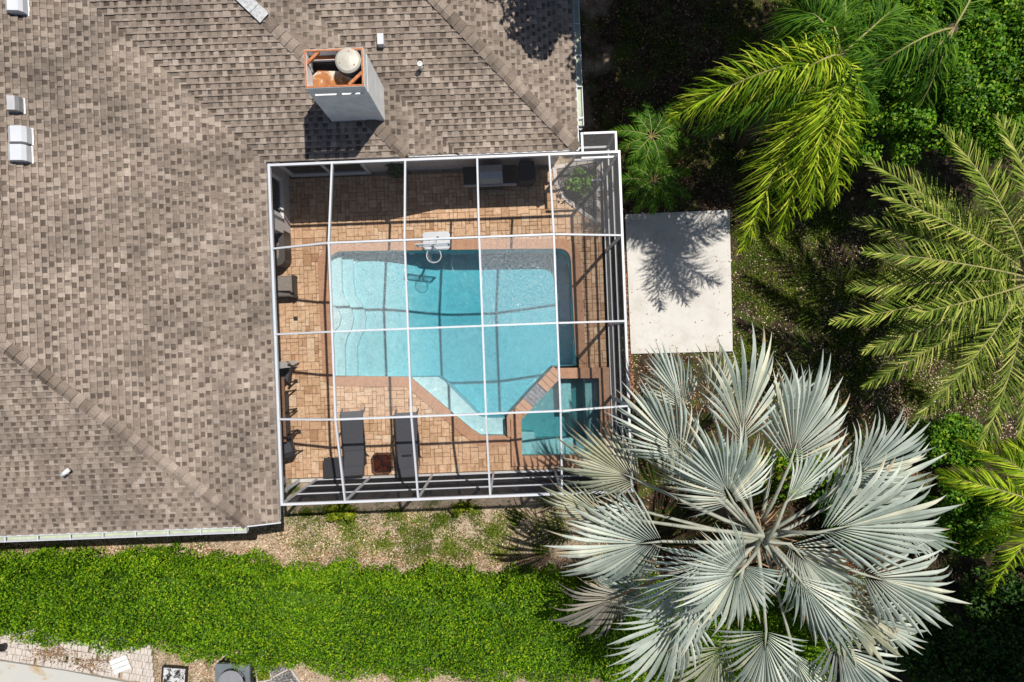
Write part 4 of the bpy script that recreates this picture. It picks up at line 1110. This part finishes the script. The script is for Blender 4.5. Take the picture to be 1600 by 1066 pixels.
# ================================================================ SILVER FAN PALM
cb = P(1185, 838, 4.6); base = P(1150, 800, -.1); base.z = -.1; base.x, base.y = cb.x, cb.y
sp = thing('silver_fan_palm', 'large silver blue fan palm overhanging the corner of the pool cage', 'palm tree', base, world=True)
m = MB(base); m.tube([base, base.lerp(cb, .5), cb - Vector((0, 0, .1))], [.30, .24, .26], 14); m.build('trunk', M['bark'], sp)
fans = [  # hub px, hub z, tip px, tip z, half spread, material, roll
    ((1158, 692), 5.4, (1178, 528), 5.6, 62, 'silver', 0), ((1072, 640), 4.6, (1028, 548), 4.4, 58, 'silver', 0),
    ((1070, 716), 5.3, (985, 610), 5.4, 70, 'silver', -10), ((1000, 752), 4.4, (884, 702), 4.1, 74, 'silver_old', 0),
    ((1146, 786), 6.3, (1090, 680), 6.6, 120, 'silver', 0), ((1036, 846), 5.2, (880, 862), 5.0, 82, 'silver', 0),
    ((948, 806), 4.0, (852, 776), 3.7, 50, 'silver_old', 0), ((975, 928), 3.9, (886, 975), 3.4, 70, 'silver_dead', 0),
    ((1078, 952), 4.9, (985, 1065), 4.4, 78, 'silver', 0), ((1165, 884), 6.8, (1085, 965), 6.9, 150, 'silver', 0),
    ((1197, 986), 5.1, (1190, 1100), 4.6, 80, 'silver', 0), ((1234, 726), 5.5, (1283, 575), 5.7, 66, 'silver', 0),
    ((1328, 748), 5.3, (1445, 672), 5.2, 66, 'silver', 0), ((1278, 832), 5.9, (1476, 790), 6.0, 64, 'silver', 0),
    ((1344, 896), 5.3, (1496, 940), 5.0, 60, 'silver', 0), ((1300, 1000), 4.6, (1385, 1090), 4.2, 74, 'silver', 0),
    ((1285, 930), 4.7, (1420, 1010), 4.4, 60, 'silver_old', 0), ((1280, 800), 4.9, (1440, 720), 4.7, 55, 'silver', 0),
    ((1040, 950), 4.1, (930, 900), 3.6, 60, 'silver', 0), ((1130, 1010), 4.2, (1075, 1100), 3.7, 60, 'silver_old', 0),
    ((1110, 640), 4.0, (1130, 545), 3.6, 50, 'silver_old', 0), ((1220, 640), 3.9, (1265, 590), 3.6, 50, 'silver', 0),
    ((1228, 785), 5.3, (1318, 690), 5.3, 52, 'silver', 12), ((1120, 905), 5.6, (1060, 1010), 5.4, 58, 'silver', -10), ((1245, 900), 5.2, (1330, 1010), 5.0, 55, 'silver', 10), ((1010, 800), 4.2, (905, 830), 3.8, 60, 'silver', 0), ((1390, 820), 4.2, (1480, 850), 3.9, 50, 'silver', 0), ((1240, 1020), 4.0, (1265, 1110), 3.6, 60, 'silver', 0),
    ((1340, 960), 4.0, (1440, 1000), 3.7, 55, 'silver', 0), ((1100, 760), 4.2, (1015, 690), 4.0, 60, 'silver_old', 0), ((1235, 850), 5.0, (1330, 960), 4.8, 70, 'silver', 0), ((1120, 870), 5.3, (1010, 960), 5.0, 70, 'silver', 0),
]
for i, (h, hz, tp, tz, A, mt, ro) in enumerate(fans):
    fan('frond', sp, cb + Vector((random.uniform(-.12, .12), random.uniform(-.12, .12), random.uniform(-.2, .3))), P(*h, hz), P(*tp, tz), A, max(20, int(A * .36)), mt, roll=ro + random.uniform(-24, 24), seed=100 + i, droop=.08 if mt == 'silver' else .22, pet='petiole', ragged=.07 if mt == 'silver' else .14)
# old cut petioles and dead stems hanging in the heart
for i, (h, hz) in enumerate((((1255, 930), 4.2), ((1130, 900), 4.2), ((1105, 800), 4.3), ((1290, 870), 4.4))):
    m = MB(base); a = cb + Vector((0, 0, -.1)); b_ = P(*h, hz); m.tube([a, a.lerp(b_, .5) + Vector((0, 0, .1)), b_], [.06, .05, .03], 7); m.build('dry_stem', M['petiole_dry'], sp)

m = MB(base)
for i in range(70):
    an = random.uniform(0, 6.28); q0 = cb + Vector((random.gauss(0, .22), random.gauss(0, .22), random.uniform(-.5, .12))); ln = random.uniform(.25, .8)
    q1 = q0 + Vector((math.cos(an) * ln, math.sin(an) * ln, random.uniform(-.25, .25)))
    m.tube([q0, q0.lerp(q1, .5) + Vector((0, 0, .06)), q1], [.022, .016, .004], 5)
m.build('dry_fibre', M['petiole_dry'], sp)
# ================================================================ DATE PALM (right edge)
cc = P(1612, 436, 4.4); base = Vector((cc.x, cc.y, -.1))
dp = thing('date_palm', 'olive green date palm with long feather fronds at the right edge', 'palm tree', base, world=True)
m = MB(base); m.tube([base, cc], [.32, .28], 14); m.build('trunk', M['bark'], dp)
dates = [((1470, 200), 4.6), ((1557, 182), 4.6), ((1349, 248), 3.6), ((1362, 297), 4.4), ((1331, 346), 3.4), ((1349, 392), 4.4), ((1326, 450), 3.6), ((1299, 504), 3.3),
         ((1420, 493), 5.2), ((1348, 549), 4.0), ((1350, 603), 2.6), ((1430, 655), 3.6), ((1530, 702), 3.6), ((1480, 560), 2.8), ((1400, 430), 2.4), ((1385, 330), 2.6), ((1440, 470), 2.6), ((1390, 520), 2.6), ((1470, 640), 2.8), ((1560, 640), 2.6), ((1450, 390), 2.8), ((1500, 250), 2.8), ((1590, 700), 3.4), ((1420, 290), 2.8), ((1600, 180), 4.0), ((1720, 300), 4.4), ((1760, 430), 4.2), ((1700, 560), 4.0), ((1620, 640), 3.8)]
for i, (tp, tz) in enumerate(dates):
    T_ = P(*tp, tz); pinnate('frond', dp, cc + Vector((random.uniform(-.1, .1), random.uniform(-.1, .1), random.uniform(-.2, .2))), T_, .55 + .12 * (tz - 3), 76, .60, .029, 60, .45, .14, 'date', 200 + i, .16, .25, rw=.032)
# ================================================================ lower right feather palm
cc = P(1660, 800, 4.2); base = Vector((cc.x, cc.y, -.1))
fp = thing('feather_palm', 'yellow green feather palm leaning in from the lower right edge', 'palm tree', base, world=True)
m = MB(base); m.tube([base, cc], [.16, .12], 12); m.build('trunk', M['bark'], fp)
for i, (tp, tz, md) in enumerate([((1466, 742), 3.4, (1570, 768)), ((1545, 930), 3.0, (1600, 850)), ((1580, 690), 3.6, (1630, 740)), ((1500, 690), 2.7, (1590, 730)), ((1760, 720), 3.4, None), ((1750, 900), 3.2, None), ((1640, 960), 3.0, None), ((1520, 850), 2.4, (1600, 810))]):
    T_ = P(*tp, tz); pinnate('frond', fp, cc, T_, .5, 105, .55, .026, 60, .15, .5, 'feather', 300 + i, .08, .45, None if md is None else P(*md, 4.3))
# ================================================================ arching palms, upper right
cc = P(1312, 88, 6.2); base = Vector((cc.x, cc.y, -.1))
ap = thing('arching_palm', 'bright green palm with drooping arched fronds beside the concrete pad', 'palm tree', base, world=True)
m = MB(base); m.tube([base, base.lerp(cc, .6) + Vector((.1, .1, 0)), cc], [.17, .14, .12], 12); m.build('trunk', M['bark'], ap)
for i, (tp, tz, md, mz, ll) in enumerate([((1045, 188), 4.6, (1180, 118), 6.0, .62), ((1170, 170), 5.0, (1265, 104), 6.3, .60), ((1262, 335), 4.4, (1286, 205), 5.9, .60), ((1158, 392), 3.6, (1232, 225), 5.4, .66), ((1215, 80), 5.2, (1262, 20), 6.4, .6), ((1085, 205), 4.4, (1220, 140), 5.9, .6), ((1215, 375), 3.8, (1265, 220), 5.6, .62), ((1300, 320), 4.2, (1315, 200), 5.9, .55), ((1400, 10), 5.4, None, 0, .55), ((1360, 170), 4.8, (1345, 130), 6.1, .55), ((1300, -60), 5.2, None, 0, .6), ((1240, 60), 4.8, (1290, 30), 6.3, .6)]):
    pinnate('frond', ap, cc, P(*tp, tz), .8, 150, ll * 1.35, .025, 66, .14, .55, 'feather' if i < 4 or 5 < i < 8 else 'feather_dk', 400 + i, .04, 1.0, None if md is None else P(*md, mz), rw=.03)
cc = P(1490, 44, 5.0); base = Vector((cc.x, cc.y, -.1))
ap2 = thing('arching_palm', 'dark green palm with a brown stub frond tangled in the leafy tree', 'palm tree', base, world=True)
m = MB(base); m.tube([base, cc], [.15, .11], 12); m.build('trunk', M['bark'], ap2)
for i, (tp, tz, md, mz) in enumerate([((1295, 165), 3.6, (1405, 80), 5.4), ((1330, 210), 2.6, (1430, 110), 4.8), ((1400, 240), 2.6, (1450, 140), 4.6), ((1540, -80), 4.0, None, 0)]):
    pinnate('frond', ap2, cc, P(*tp, tz), .6, 90, .85, .026, 50, .0, .8, 'feather_dk', 450 + i, .06, .4, None if md is None else P(*md, mz))
# ================================================================ two small pygmy palms beside the cage
for k_, (a, b, z, lab) in enumerate(((1018, 213, 1.9, 'small dark green palm by the side bay of the pool cage'), (1021, 282, 1.7, 'small dark green palm overhanging the corner of the concrete pad'))):
    cc = P(a, b, z); base = Vector((cc.x, cc.y, -.1))
    t = thing('pygmy_palm', lab, 'palm tree', base, world=True)
    m = MB(base); m.tube([base, cc], [.09, .07], 10); m.build('trunk', M['bark'], t)
    for i in range(11):
        an = i * 2 * math.pi / 11 + .3 * k_ + random.uniform(-.15, .15); r_ = random.uniform(.85, 1.15)
        pinnate('frond', t, cc, cc + Vector((math.cos(an) * r_, math.sin(an) * r_, random.uniform(-.45, -.05))), .45, 42, .26, .022, 58, .15, .35, 'feather_dk', 500 + 20 * k_ + i, .12, .1, rw=.014)

# ================================================================ BROADLEAF TREES
def tree(name, label, c, rad, n, size, mat, clumps, csz, seed, group=None, trunk_r=.2):
    base = Vector((c[0], c[1], -.1)); t = thing(name, label, 'tree', base, world=True, group=group)
    o, cl = cloud('crown', t, c, rad, n, size, M[mat], clumps, csz, .8, seed)
    trunk_limbs(t, base, (c[0], c[1], c[2] - rad[2] * .3), trunk_r, [tuple(x) for x in cl[::max(1, len(cl) // 14)]], M['bark'])
    return t
q = P(1440, 85, 4.2); tree('broadleaf_tree', 'leafy green broadleaf tree filling the upper right corner', (q.x, q.y, 3.7), (3.2, 2.4, 1.7), 56000, .095, 'broad', 230, .36, 1)
q = P(1640, 90, 4.2); tree('broadleaf_tree', 'leafy broadleaf tree cut by the right edge of the upper corner', (q.x, q.y, 3.7), (2.4, 2.9, 1.8), 36000, .095, 'broad', 150, .38, 2)
tree('shade_tree', 'tall dense tree north of the yard shading the roof edge', (5.2, 11.0, 7.4), (5.2, 2.8, 1.9), 45000, .20, 'shade', 190, .75, 3)
tree('shade_tree', 'unseen tree added south east of the yard to shade the corner shrubs', (14.6, -7.6, 7.4), (3.0, 2.5, 1.8), 26000, .20, 'shade', 110, .7, 4)  # out of view, added to throw shade over the corner shrubs

# ================================================================ HEDGE AND SHRUBS
def hedge():
    n = 135000
    t = thing('clipped_hedge', 'long bright green clipped hedge along the south side of the yard', 'hedge', P(500, 960, -.1) * 1.0, world=True)
    t.location.z = -.1
    x = NR.uniform(-16.5, 8.5, n)
    xp = np.linspace(-17, 9, 40)
    north = np.interp(x, [-17, -15, -9.5, -7.5, -5.8, -3.2, 1.5, 9], [-6.17, -6.18, -6.13, -6.34, -6.55, -6.65, -6.75, -6.9])
    south = np.interp(x, [-17, -15, -10.6, -8.5, -4.6, 1.0, 9], [-7.72, -7.75, -8.1, -8.38, -8.86, -9.1, -9.1])
    wob = .10 * np.sin(x * 2.3) + .08 * np.sin(x * 5.1 + 1) + .05 * np.sin(x * 11 + 2)
    north = north + wob; south = south - .27 + .12 * np.sin(x * 3.1 + .5) + .06 * np.sin(x * 8.7)
    s = NR.uniform(0, 1, n)           # 0 = foot of north face .. .30 top edge .. 1 foot of south face
    hgt = 1.75 + .10 * np.sin(x * 1.7 + 2)
    y = np.where(s < .3, north - .10 * (s / .3), np.where(s < .86, north - .1 + (south - north + .15) * ((s - .3) / .56), south + .05))
    z = np.where(s < .3, hgt * (s / .3) ** .8, np.where(s < .86, hgt, hgt * (1 - (s - .86) / .14)))
    edge = np.minimum(np.abs(s - .3), np.abs(s - .86)); z = z - .28 * np.exp(-(edge / .05) ** 2) * ((s > .0))
    bump = .13 * np.sin(x * 6.1 + y * 4.7) * np.sin(y * 6.9 - x * 3.3) + .07 * np.sin(x * 13 + y * 9) * np.sin(y * 15)
    z = np.where(s > .2, z + bump, z) + NR.normal(0, .085, n); y = y + NR.normal(0, .04, n) + np.where(s < .3, np.abs(NR.normal(0, .06, n)), 0)
    pos = np.stack([x, y, np.maximum(z, 0)], 1) - np.array(t.location)
    pos[:, 2] = np.maximum(z, 0) + .1
    nr = np.stack([np.zeros(n), np.where(s < .3, .8, np.where(s > .86, -.8, 0)), np.ones(n)], 1)
    tag(np_quads('foliage', leaf_quads(pos, nr, np.full(n, .068), .75, .52, .12), M['hedge'], t), kind='stuff')
    # woody core that closes the gaps
    m = MB(t.location); xs = np.linspace(-16.5, 8.5, 60); nv = []
    nn_ = np.interp(xs, [-17, -15, -9.5, -7.5, -5.8, -3.2, 1.5, 9], [-6.17, -6.18, -6.13, -6.34, -6.55, -6.65, -6.75, -6.9]) - .22
    so = np.interp(xs, [-17, -15, -10.6, -8.5, -4.6, 1.0, 9], [-7.72, -7.75, -8.1, -8.38, -8.86, -9.1, -9.1]) - .05
    for a, b, c_ in zip(xs, nn_, so): nv += [(a, b, -.1), (a, b - .12, 1.35), (a, c_ + .1, 1.35), (a, c_, -.1)]
    m.add(nv, [(i * 4 + k_, i * 4 + k_ + 1, (i + 1) * 4 + k_ + 1, (i + 1) * 4 + k_) for i in range(59) for k_ in range(3)])
    m.build('woody_core', M['shade'], t)
hedge()
def shrub(name, label, pxy, z, rad, n, size, mat, clumps, csz, seed, cat='shrub', group=None):
    q = P(*pxy, z); base = Vector((q.x, q.y, -.1)); t = thing(name, label, cat, base, world=True, group=group)
    o, cl = cloud('foliage', t, (q.x, q.y, z), rad, n, size, M[mat], clumps, csz, .9, seed)
    m = MB(base)
    for c_ in cl[::max(1, len(cl) // 8)]: m.tube([base + Vector((random.uniform(-.05, .05), random.uniform(-.05, .05), 0)), Vector(c_)], [.025, .01], 5)
    m.build('stem', M['bark'], t)
shrub('yellow_shrub', 'small yellow green shrub against the south wall of the pool cage', (535, 802), .35, (.45, .22, .3), 900, .10, 'yellow', 16, .17, 11)
shrub('yellow_shrub', 'low green weedy shrub near the middle of the cage south wall', (722, 795), .25, (.30, .14, .2), 420, .09, 'yellow', 10, .14, 12)
shrub('bed_shrub', 'round leafed green shrub growing in the mulch bed', (903, 284), .55, (.30, .30, .25), 420, .13, 'broad', 12, .17, 13)
shrub('leafy_shrub', 'dense dark shrub below the date palm, right of the silver palm', (1490, 690), .8, (1.0, .7, .6), 7000, .10, 'broad', 26, .38, 14)
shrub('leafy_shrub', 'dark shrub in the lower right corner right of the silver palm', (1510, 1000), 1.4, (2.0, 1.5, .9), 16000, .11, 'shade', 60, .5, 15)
shrub('leafy_shrub', 'narrow leaved dark shrub behind the right fans of the silver palm', (1500, 810), 1.2, (1.1, .9, .8), 9000, .13, 'broad', 34, .42, 16)
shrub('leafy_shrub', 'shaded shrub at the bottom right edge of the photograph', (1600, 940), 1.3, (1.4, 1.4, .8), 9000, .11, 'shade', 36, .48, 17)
shrub('leafy_shrub', 'green shrub under the heart of the silver palm', (1160, 740), .5, (1.3, .9, .4), 2600, .09, 'yellow', 34, .2, 18)
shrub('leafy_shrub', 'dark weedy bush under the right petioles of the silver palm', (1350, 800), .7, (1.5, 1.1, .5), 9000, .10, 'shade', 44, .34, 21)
shrub('leafy_shrub', 'olive weeds with dead leaves between the upper petioles of the silver palm', (1245, 745), .35, (1.3, 1.0, .3), 2000, .09, 'hedge', 40, .22, 22)
shrub('leafy_shrub', 'low bush beneath the lower fans of the silver palm', (1250, 960), 1.1, (1.6, 1.0, .8), 12000, .10, 'hedge', 46, .42, 19)
# dark wall plant
p = L(618, 262, .6); t = thing('potted_plant', 'dark leafy potted plant against the north house wall', 'potted plant', (p.x, p.y, 0))
m = MB(); m.lathe((0, 0, 0), [(.15, 0), (.20, .3), (.22, .34), (.19, .345), (.18, .30)], 18); m.build('pot', M['darkmetal'], t)
n = 420; dd = unit(NR.normal(0, 1, (n, 3))); pos = dd * NR.uniform(.08, .30, (n, 1)) + np.array([0, 0, .58]); tag(np_quads('foliage', leaf_quads(pos, dd + UP * .5, np.full(n, .11), .4), M['shade'], t), kind='stuff')

# ================================================================ PAD, LITTER, GRASS
pad = thing('concrete_pad', None, None, (4.95, 1.53, -.1)); tag(pad, kind='structure')
pc = [L(a, b, -.02)[:2] for a, b in ((977, 335), (1140, 328), (1145, 549), (986, 553))]
m = MB((4.95, 1.53, -.1)); m.prism([tuple(x) for x in pc][::-1], -.2, -.02); m.build('slab', M['conc'], pad)
def scatter(name, polys, n, size, mat, z=-.09, tilt=.35, aspect=.5, hgt=.02, reject=None):
    pts = []
    for poly, share in polys:
        ws = [P(a, b, 0) for a, b in poly]; xs = [p.x for p in ws]; ys = [p.y for p in ws]; pl = [(p.x, p.y) for p in ws]; k_ = int(n * share)
        cnt = 0
        while cnt < k_:
            x, y = random.uniform(min(xs), max(xs)), random.uniform(min(ys), max(ys))
            if inpoly(x, y, pl) and not (reject and reject(x, y)): pts.append((x, y, z + random.random() * hgt)); cnt += 1
    pts = np.array(pts)
    return tag(np_quads(name, leaf_quads(pts, np.tile(UP, (len(pts), 1)), np.full(len(pts), size), tilt, aspect), mat), kind='stuff')
padw = [tuple(W(x, y)[:2]) for x, y in pc]
def onpad(x, y): return inpoly(x, y, padw)
south = [(-10, 842), (395, 832), (440, 800), (1000, 780), (1050, 900), (600, 905), (400, 885), (-10, 870)]
scatter('leaf_litter', [(south, .62), ([(960, 325), (1400, 325), (1500, 700), (1280, 640), (960, 640)], .26), ([(1370, 560), (1600, 520), (1600, 700), (1440, 700), (1380, 640)], .14)], 17000, .055, M['litter'], reject=onpad)
scatter('red_leaf_litter', [([(905, -10), (1300, -10), (1300, 330), (965, 330), (905, 205)], .55), ([(976, 395), (986, 395), (992, 640), (980, 640)], .10), ([(-10, 850), (1000, 870), (1000, 910), (-10, 875)], .35)], 9000, .06, M['litter_red'], reject=onpad)
gp = []
for k_ in range(110):
    a, b = random.uniform(450, 880), random.uniform(800, 880)
    gp.append((a, b, random.uniform(6, 22)))
for k_ in range(150):
    gp.append((random.uniform(1150, 1560), random.uniform(340, 640), random.uniform(10, 34)))
for k_ in range(50):
    gp.append((random.uniform(910, 1250), random.uniform(-10, 330), random.uniform(10, 34)))
for a, b, r_ in ((620, 806, 13), (655, 836, 15), (688, 812, 13), (702, 858, 14), (664, 862, 10), (545, 826, 15), (600, 850, 9), (478, 802, 9), (540, 812, 14), (740, 800, 12), (770, 830, 12), (630, 828, 10)): gp += [(a, b, r_)] * 5
pts = []
for a, b, r_ in gp:
    for j in range(int(r_ * 9)):
        p = P(a + random.gauss(0, r_ * .6), b + random.gauss(0, r_ * .5), 0)
        if not onpad(p.x, p.y) and not (p.x < 3.2 and p.y > -4.4 and p.x > -7): pts.append((p.x, p.y, -.085 + random.random() * .04))
pts = np.array(pts)
tag(np_quads('grass', leaf_quads(pts, np.tile(UP, (len(pts), 1)), np.full(len(pts), .075), .9, .3, .05), M['grass']), kind='stuff')
pts = []
while len(pts) < 90:
    x, y = random.uniform(3.4, 6.6), random.uniform(-.6, 3.7)
    if inpoly(x, y, pc) and random.random() < .12 + .88 * math.exp(-min(x - 3.45, 6.5 - x, y + .5, 3.6 - y) / .25): w_ = W(x, y); pts.append((w_.x, w_.y, -.012))
pts = np.array(pts); tag(np_quads('fallen_leaves', leaf_quads(pts, np.tile(UP, (len(pts), 1)), np.full(len(pts), .05), .2), M['litter_red']), kind='stuff')
scatter('dead_leaf_litter', [([(960, 560), (1300, 600), (1480, 760), (1450, 900), (1100, 900), (900, 800)], 1.)], 5200, .085, M['litter_red'], -.09, .5, .35, .05, onpad)
# gravel border beside the south gutter
scatter('gravel', [([(-10, 838), (390, 828), (640, 800), (700, 880), (420, 880), (-10, 868)], 1.)], 9000, .045, M['litter'], -.085, .6, .8)

# ================================================================ NEIGHBOUR'S SIDE, bottom left
sl = thing('driveway', None, None, P(60, 1070, -.1), world=True); tag(sl, kind='structure')
pl = [P(a, b, 0) for a, b in ((-60, 1024), (0, 1033), (100, 1048), (205, 1068), (205, 1200), (-60, 1200))]
m = MB(sl.location); m.prism([(p.x, p.y) for p in pl][::-1], -.2, .0); m.build('slab', M['slab'], sl)
bw = thing('brick_path', None, None, P(110, 1025, -.1), world=True); tag(bw, kind='structure')
ang = R(-9.2); ca, sa = math.cos(ang), math.sin(ang); o0 = P(-6, 1030, 0)
for r_ in range(6):
    for i in range(46):
        ln, wd = .105, .20
        lx = i * ln + (.05 if r_ % 2 else 0) + random.uniform(-.006, .006); ly = .02 + r_ * wd
        c_ = (o0.x + lx * ca - ly * sa, o0.y + lx * sa + ly * ca)
        if random.random() < .05 or (r_ == 5 and random.random() < .5): continue
        if c_[0] > P(238, 0).x: continue
        m = MB((0, 0, 0)); m.bbox(-ln / 2 + .004, .004, -.06, ln / 2 - .004, wd - .006, .0, .006)
        key = 'bk'
        if key not in pm: pm[key] = m.mesh('brick', M['brick'])
        b_ = link('brick', pm[key], bw); b_.location = Vector((c_[0], c_[1], .02 + random.uniform(-.008, .008))) - Vector(bw.location); b_.rotation_euler = (0, 0, ang + random.uniform(-.03, .03))
scatter('sand', [([(230, 1015), (560, 1045), (760, 1066), (760, 1090), (200, 1090)], 1.)], 5000, .05, M['litter'], -.09, .5, .8)
q = P(9, 1008, 0); t = thing('plant_pot', 'small round dark pot at the left end of the brick path', 'pot', q, world=True)
m = MB(); m.lathe((0, 0, .02), [(.08, 0), (.11, .15), (.115, .16), (.09, .16), (.08, .1)], 16); m.build('rim', M['darkmetal'], t)
q = P(8, 1020, 0); t = thing('paving_block', 'loose pale paving block under the small dark pot', 'block', q, world=True)
m = MB(); m.bbox(-.10, -.06, .02, .10, .06, .12, .012); m.build('block_body', M['brick'], t)
q = P(186, 1040, .15); t = thing('white_board', 'white slatted board lying on the end of the brick path', 'board', (q.x, q.y, .02), world=True); t.rotation_euler = (0, 0, R(22))
for i in range(3):
    m = MB(); m.bbox(-.26, -.21 + i * .145, .05, .26, -.21 + (i + 1) * .145 - .012, .085, .006); m.build('plank', M['white_old'], t)
m = MB(); m.box(-.2, -.20, .021, -.15, .21, .049); m.box(.15, -.20, .021, .2, .21, .049); m.build('batten', M['brick'], t)
for k_, (a, b, n_) in enumerate(((82, 1020, 70), (140, 1036, 40))):
    q = P(a, b, .05); t = thing('dry_branches', ('large tangle of dry brown twigs on the brick path', 'smaller bunch of dry twigs in the middle of the brick path')[k_], 'branches', (q.x, q.y, .02), world=True)
    m = MB()
    for i in range(n_):
        a_ = random.uniform(0, 6.28); r_ = random.uniform(.15, .55) * (1 if k_ == 0 else .8); c0 = Vector((random.gauss(0, .28), random.gauss(0, .12), .03))
        m.tube([c0, c0 + Vector((math.cos(a_) * r_ * .5, math.sin(a_) * r_ * .35, .07)), c0 + Vector((math.cos(a_) * r_, math.sin(a_) * r_ * .6, random.uniform(.01, .09)))], [.008, .006, .003], 5)
    m.build('twig', M['petiole_dry'], t)
    n = 160; pos = np.stack([NR.normal(0, .3, n), NR.normal(0, .13, n), NR.uniform(.02, .1, n)], 1); tag(np_quads('dry_leaves', leaf_quads(pos, np.tile(UP, (n, 1)), np.full(n, .06), .6), M['litter'], t), kind='stuff')
# air conditioner
q = P(362, 1066, .6); t = thing('air_conditioner', 'grey outdoor air conditioner with round fan grille below the hedge', 'air conditioner', (q.x, q.y, -.1), world=True)
m = MB(); h_ = .49
bx_ = round_poly([(-h_, -h_, .08), (h_, -h_, .08), (h_, h_, .08), (-h_, h_, .08)], 4)
m.prism([(x * .97, y * .97) for x, y in bx_], .08, .56); m.build('cabinet', M['black'], t)
m = MB(); ring = [(.385 * math.cos(a * math.pi / 18), .385 * math.sin(a * math.pi / 18)) for a in range(36)]
ou = [(max(-h_, min(h_, .72 * math.cos(a * math.pi / 18))), max(-h_, min(h_, .72 * math.sin(a * math.pi / 18)))) for a in range(36)]
m.add([(x, y, .65) for x, y in ring] + [(x, y, .65) for x, y in ou] + [(x * .96, y * .96, .565) for x, y in ring] + [(x, y, .565) for x, y in ou], [(i, (i + 1) % 36, 36 + (i + 1) % 36, 36 + i)[::-1] for i in range(36)] + [(72 + i, 72 + (i + 1) % 36, (i + 1) % 36, i) for i in range(36)] + [(36 + i, 36 + (i + 1) % 36, 108 + (i + 1) % 36, 108 + i)[::-1] for i in range(36)])
m.build('top_cover', M['acgrey'], t)
m = MB(); m.lathe((0, 0, .762), [(.36, 0), (.36, .006)], 30); m.build('fan_well', M['steel'], t)
m = MB()
for r_ in (.10, .17, .24, .31, .375): m.tube([(r_ * math.cos(a * math.pi / 15), r_ * math.sin(a * math.pi / 15), .652) for a in range(30)], .006, 5, True)
for a in range(8): m.bar((.05 * math.cos(a * .585), .05 * math.sin(a * .585), .66), (.385 * math.cos(a * .585), .385 * math.sin(a * .585), .66), .009, .006)
m.build('fan_grille', M['acgrey'], t)
m = MB()
for a in range(4):
    an = a * 1.571 + .4; m.add([(.05 * math.cos(an), .05 * math.sin(an), .60), (.33 * math.cos(an - .05), .33 * math.sin(an - .05), .615), (.33 * math.cos(an + .7), .33 * math.sin(an + .7), .585), (.05 * math.cos(an + .9), .05 * math.sin(an + .9), .59)], [(0, 1, 2, 3)])
m.lathe((0, 0, .585), [(.07, 0), (.07, .03)], 14); m.build('fan_blade', M['steel'], t)
m = MB(); m.box(-.05, h_ - .012, 0.40, .12, h_ + .002, .46); m.build('warning_label', M['red'], t)
m = MB(); m.box(-.5, -.5, .0, .5, .5, .079); m.build('base_pad', M['conc'], t)
# framed black and white panel
q = P(270, 1060, .1); t = thing('fire_tray', 'square black framed tray with ash grey contents on the sand', 'tray', (q.x, q.y, -.1), world=True); t.rotation_euler = (0, 0, R(-4))
m = MB(); shell(m, -.36, -.30, .36, .30, .02, .16, .03); m.build('tray_rim', M['darkmetal'], t)
k = N('ash'); f = k.noise(7, 5, .6, .6); M['ash'] = k.done(k.bsdf(k.ramp(f, [(.42, (.02, .02, .02)), (.5, (.5, .5, .5)), (.65, (.66, .66, .64))]), .9))
m = MB(); m.box(-.33, -.27, .03, .33, .27, .10); m.build('ash_bed', M['ash'], t)
# timber framed pebble bed
q = P(450, 1062, 0); t = thing('pebble_bed', 'triangular timber edged bed of grey pebbles right of the air conditioner', 'pebble bed', (q.x, q.y, -.1), world=True)
A_, B_, C_ = P(405, 1070, 0) - q, P(453, 1044, 0) - q, P(475, 1075, 0) - q
for a, b in ((A_, B_), (B_, C_)):
    m = MB(); m.bar((a.x, a.y, .07), (b.x, b.y, .07), .035, .10); m.build('timber_edge', M['brick'], t)
n = 900; pts = []
while len(pts) < n:
    x, y = random.uniform(-.9, .5), random.uniform(-.5, .36)
    if inpoly(x, y, [(A_.x, A_.y), (B_.x, B_.y), (C_.x, C_.y)]) or inpoly(x, y, [(A_.x, A_.y), (A_.x + .1, A_.y + .5), (B_.x, B_.y)]): pts.append((x, y, .03 + random.random() * .02))
pts = np.array(pts); tag(np_quads('pebbles', leaf_quads(pts, np.tile(UP, (n, 1)), np.full(n, .06), .4, .8, -.1), M['pebble'], t), kind='stuff')
q = P(412, 1055, .1); t = thing('planter_box', 'small wooden planter with a green seedling beside the air conditioner', 'planter', (q.x, q.y, -.1), world=True); t.rotation_euler = (0, 0, R(10))
m = MB(); shell(m, -.22, -.18, .22, .18, .0, .22, .025); m.build('box_side', M['brick'], t)
m = MB(); m.box(-.195, -.155, .02, .195, .155, .17); m.build('soil', M['ground'], t)
n = 90; pos = np.stack([NR.normal(0, .09, n), NR.normal(0, .08, n), NR.uniform(.17, .3, n)], 1); tag(np_quads('seedling', leaf_quads(pos, np.tile(UP, (n, 1)), np.full(n, .07), .6), M['yellow'], t), kind='stuff')
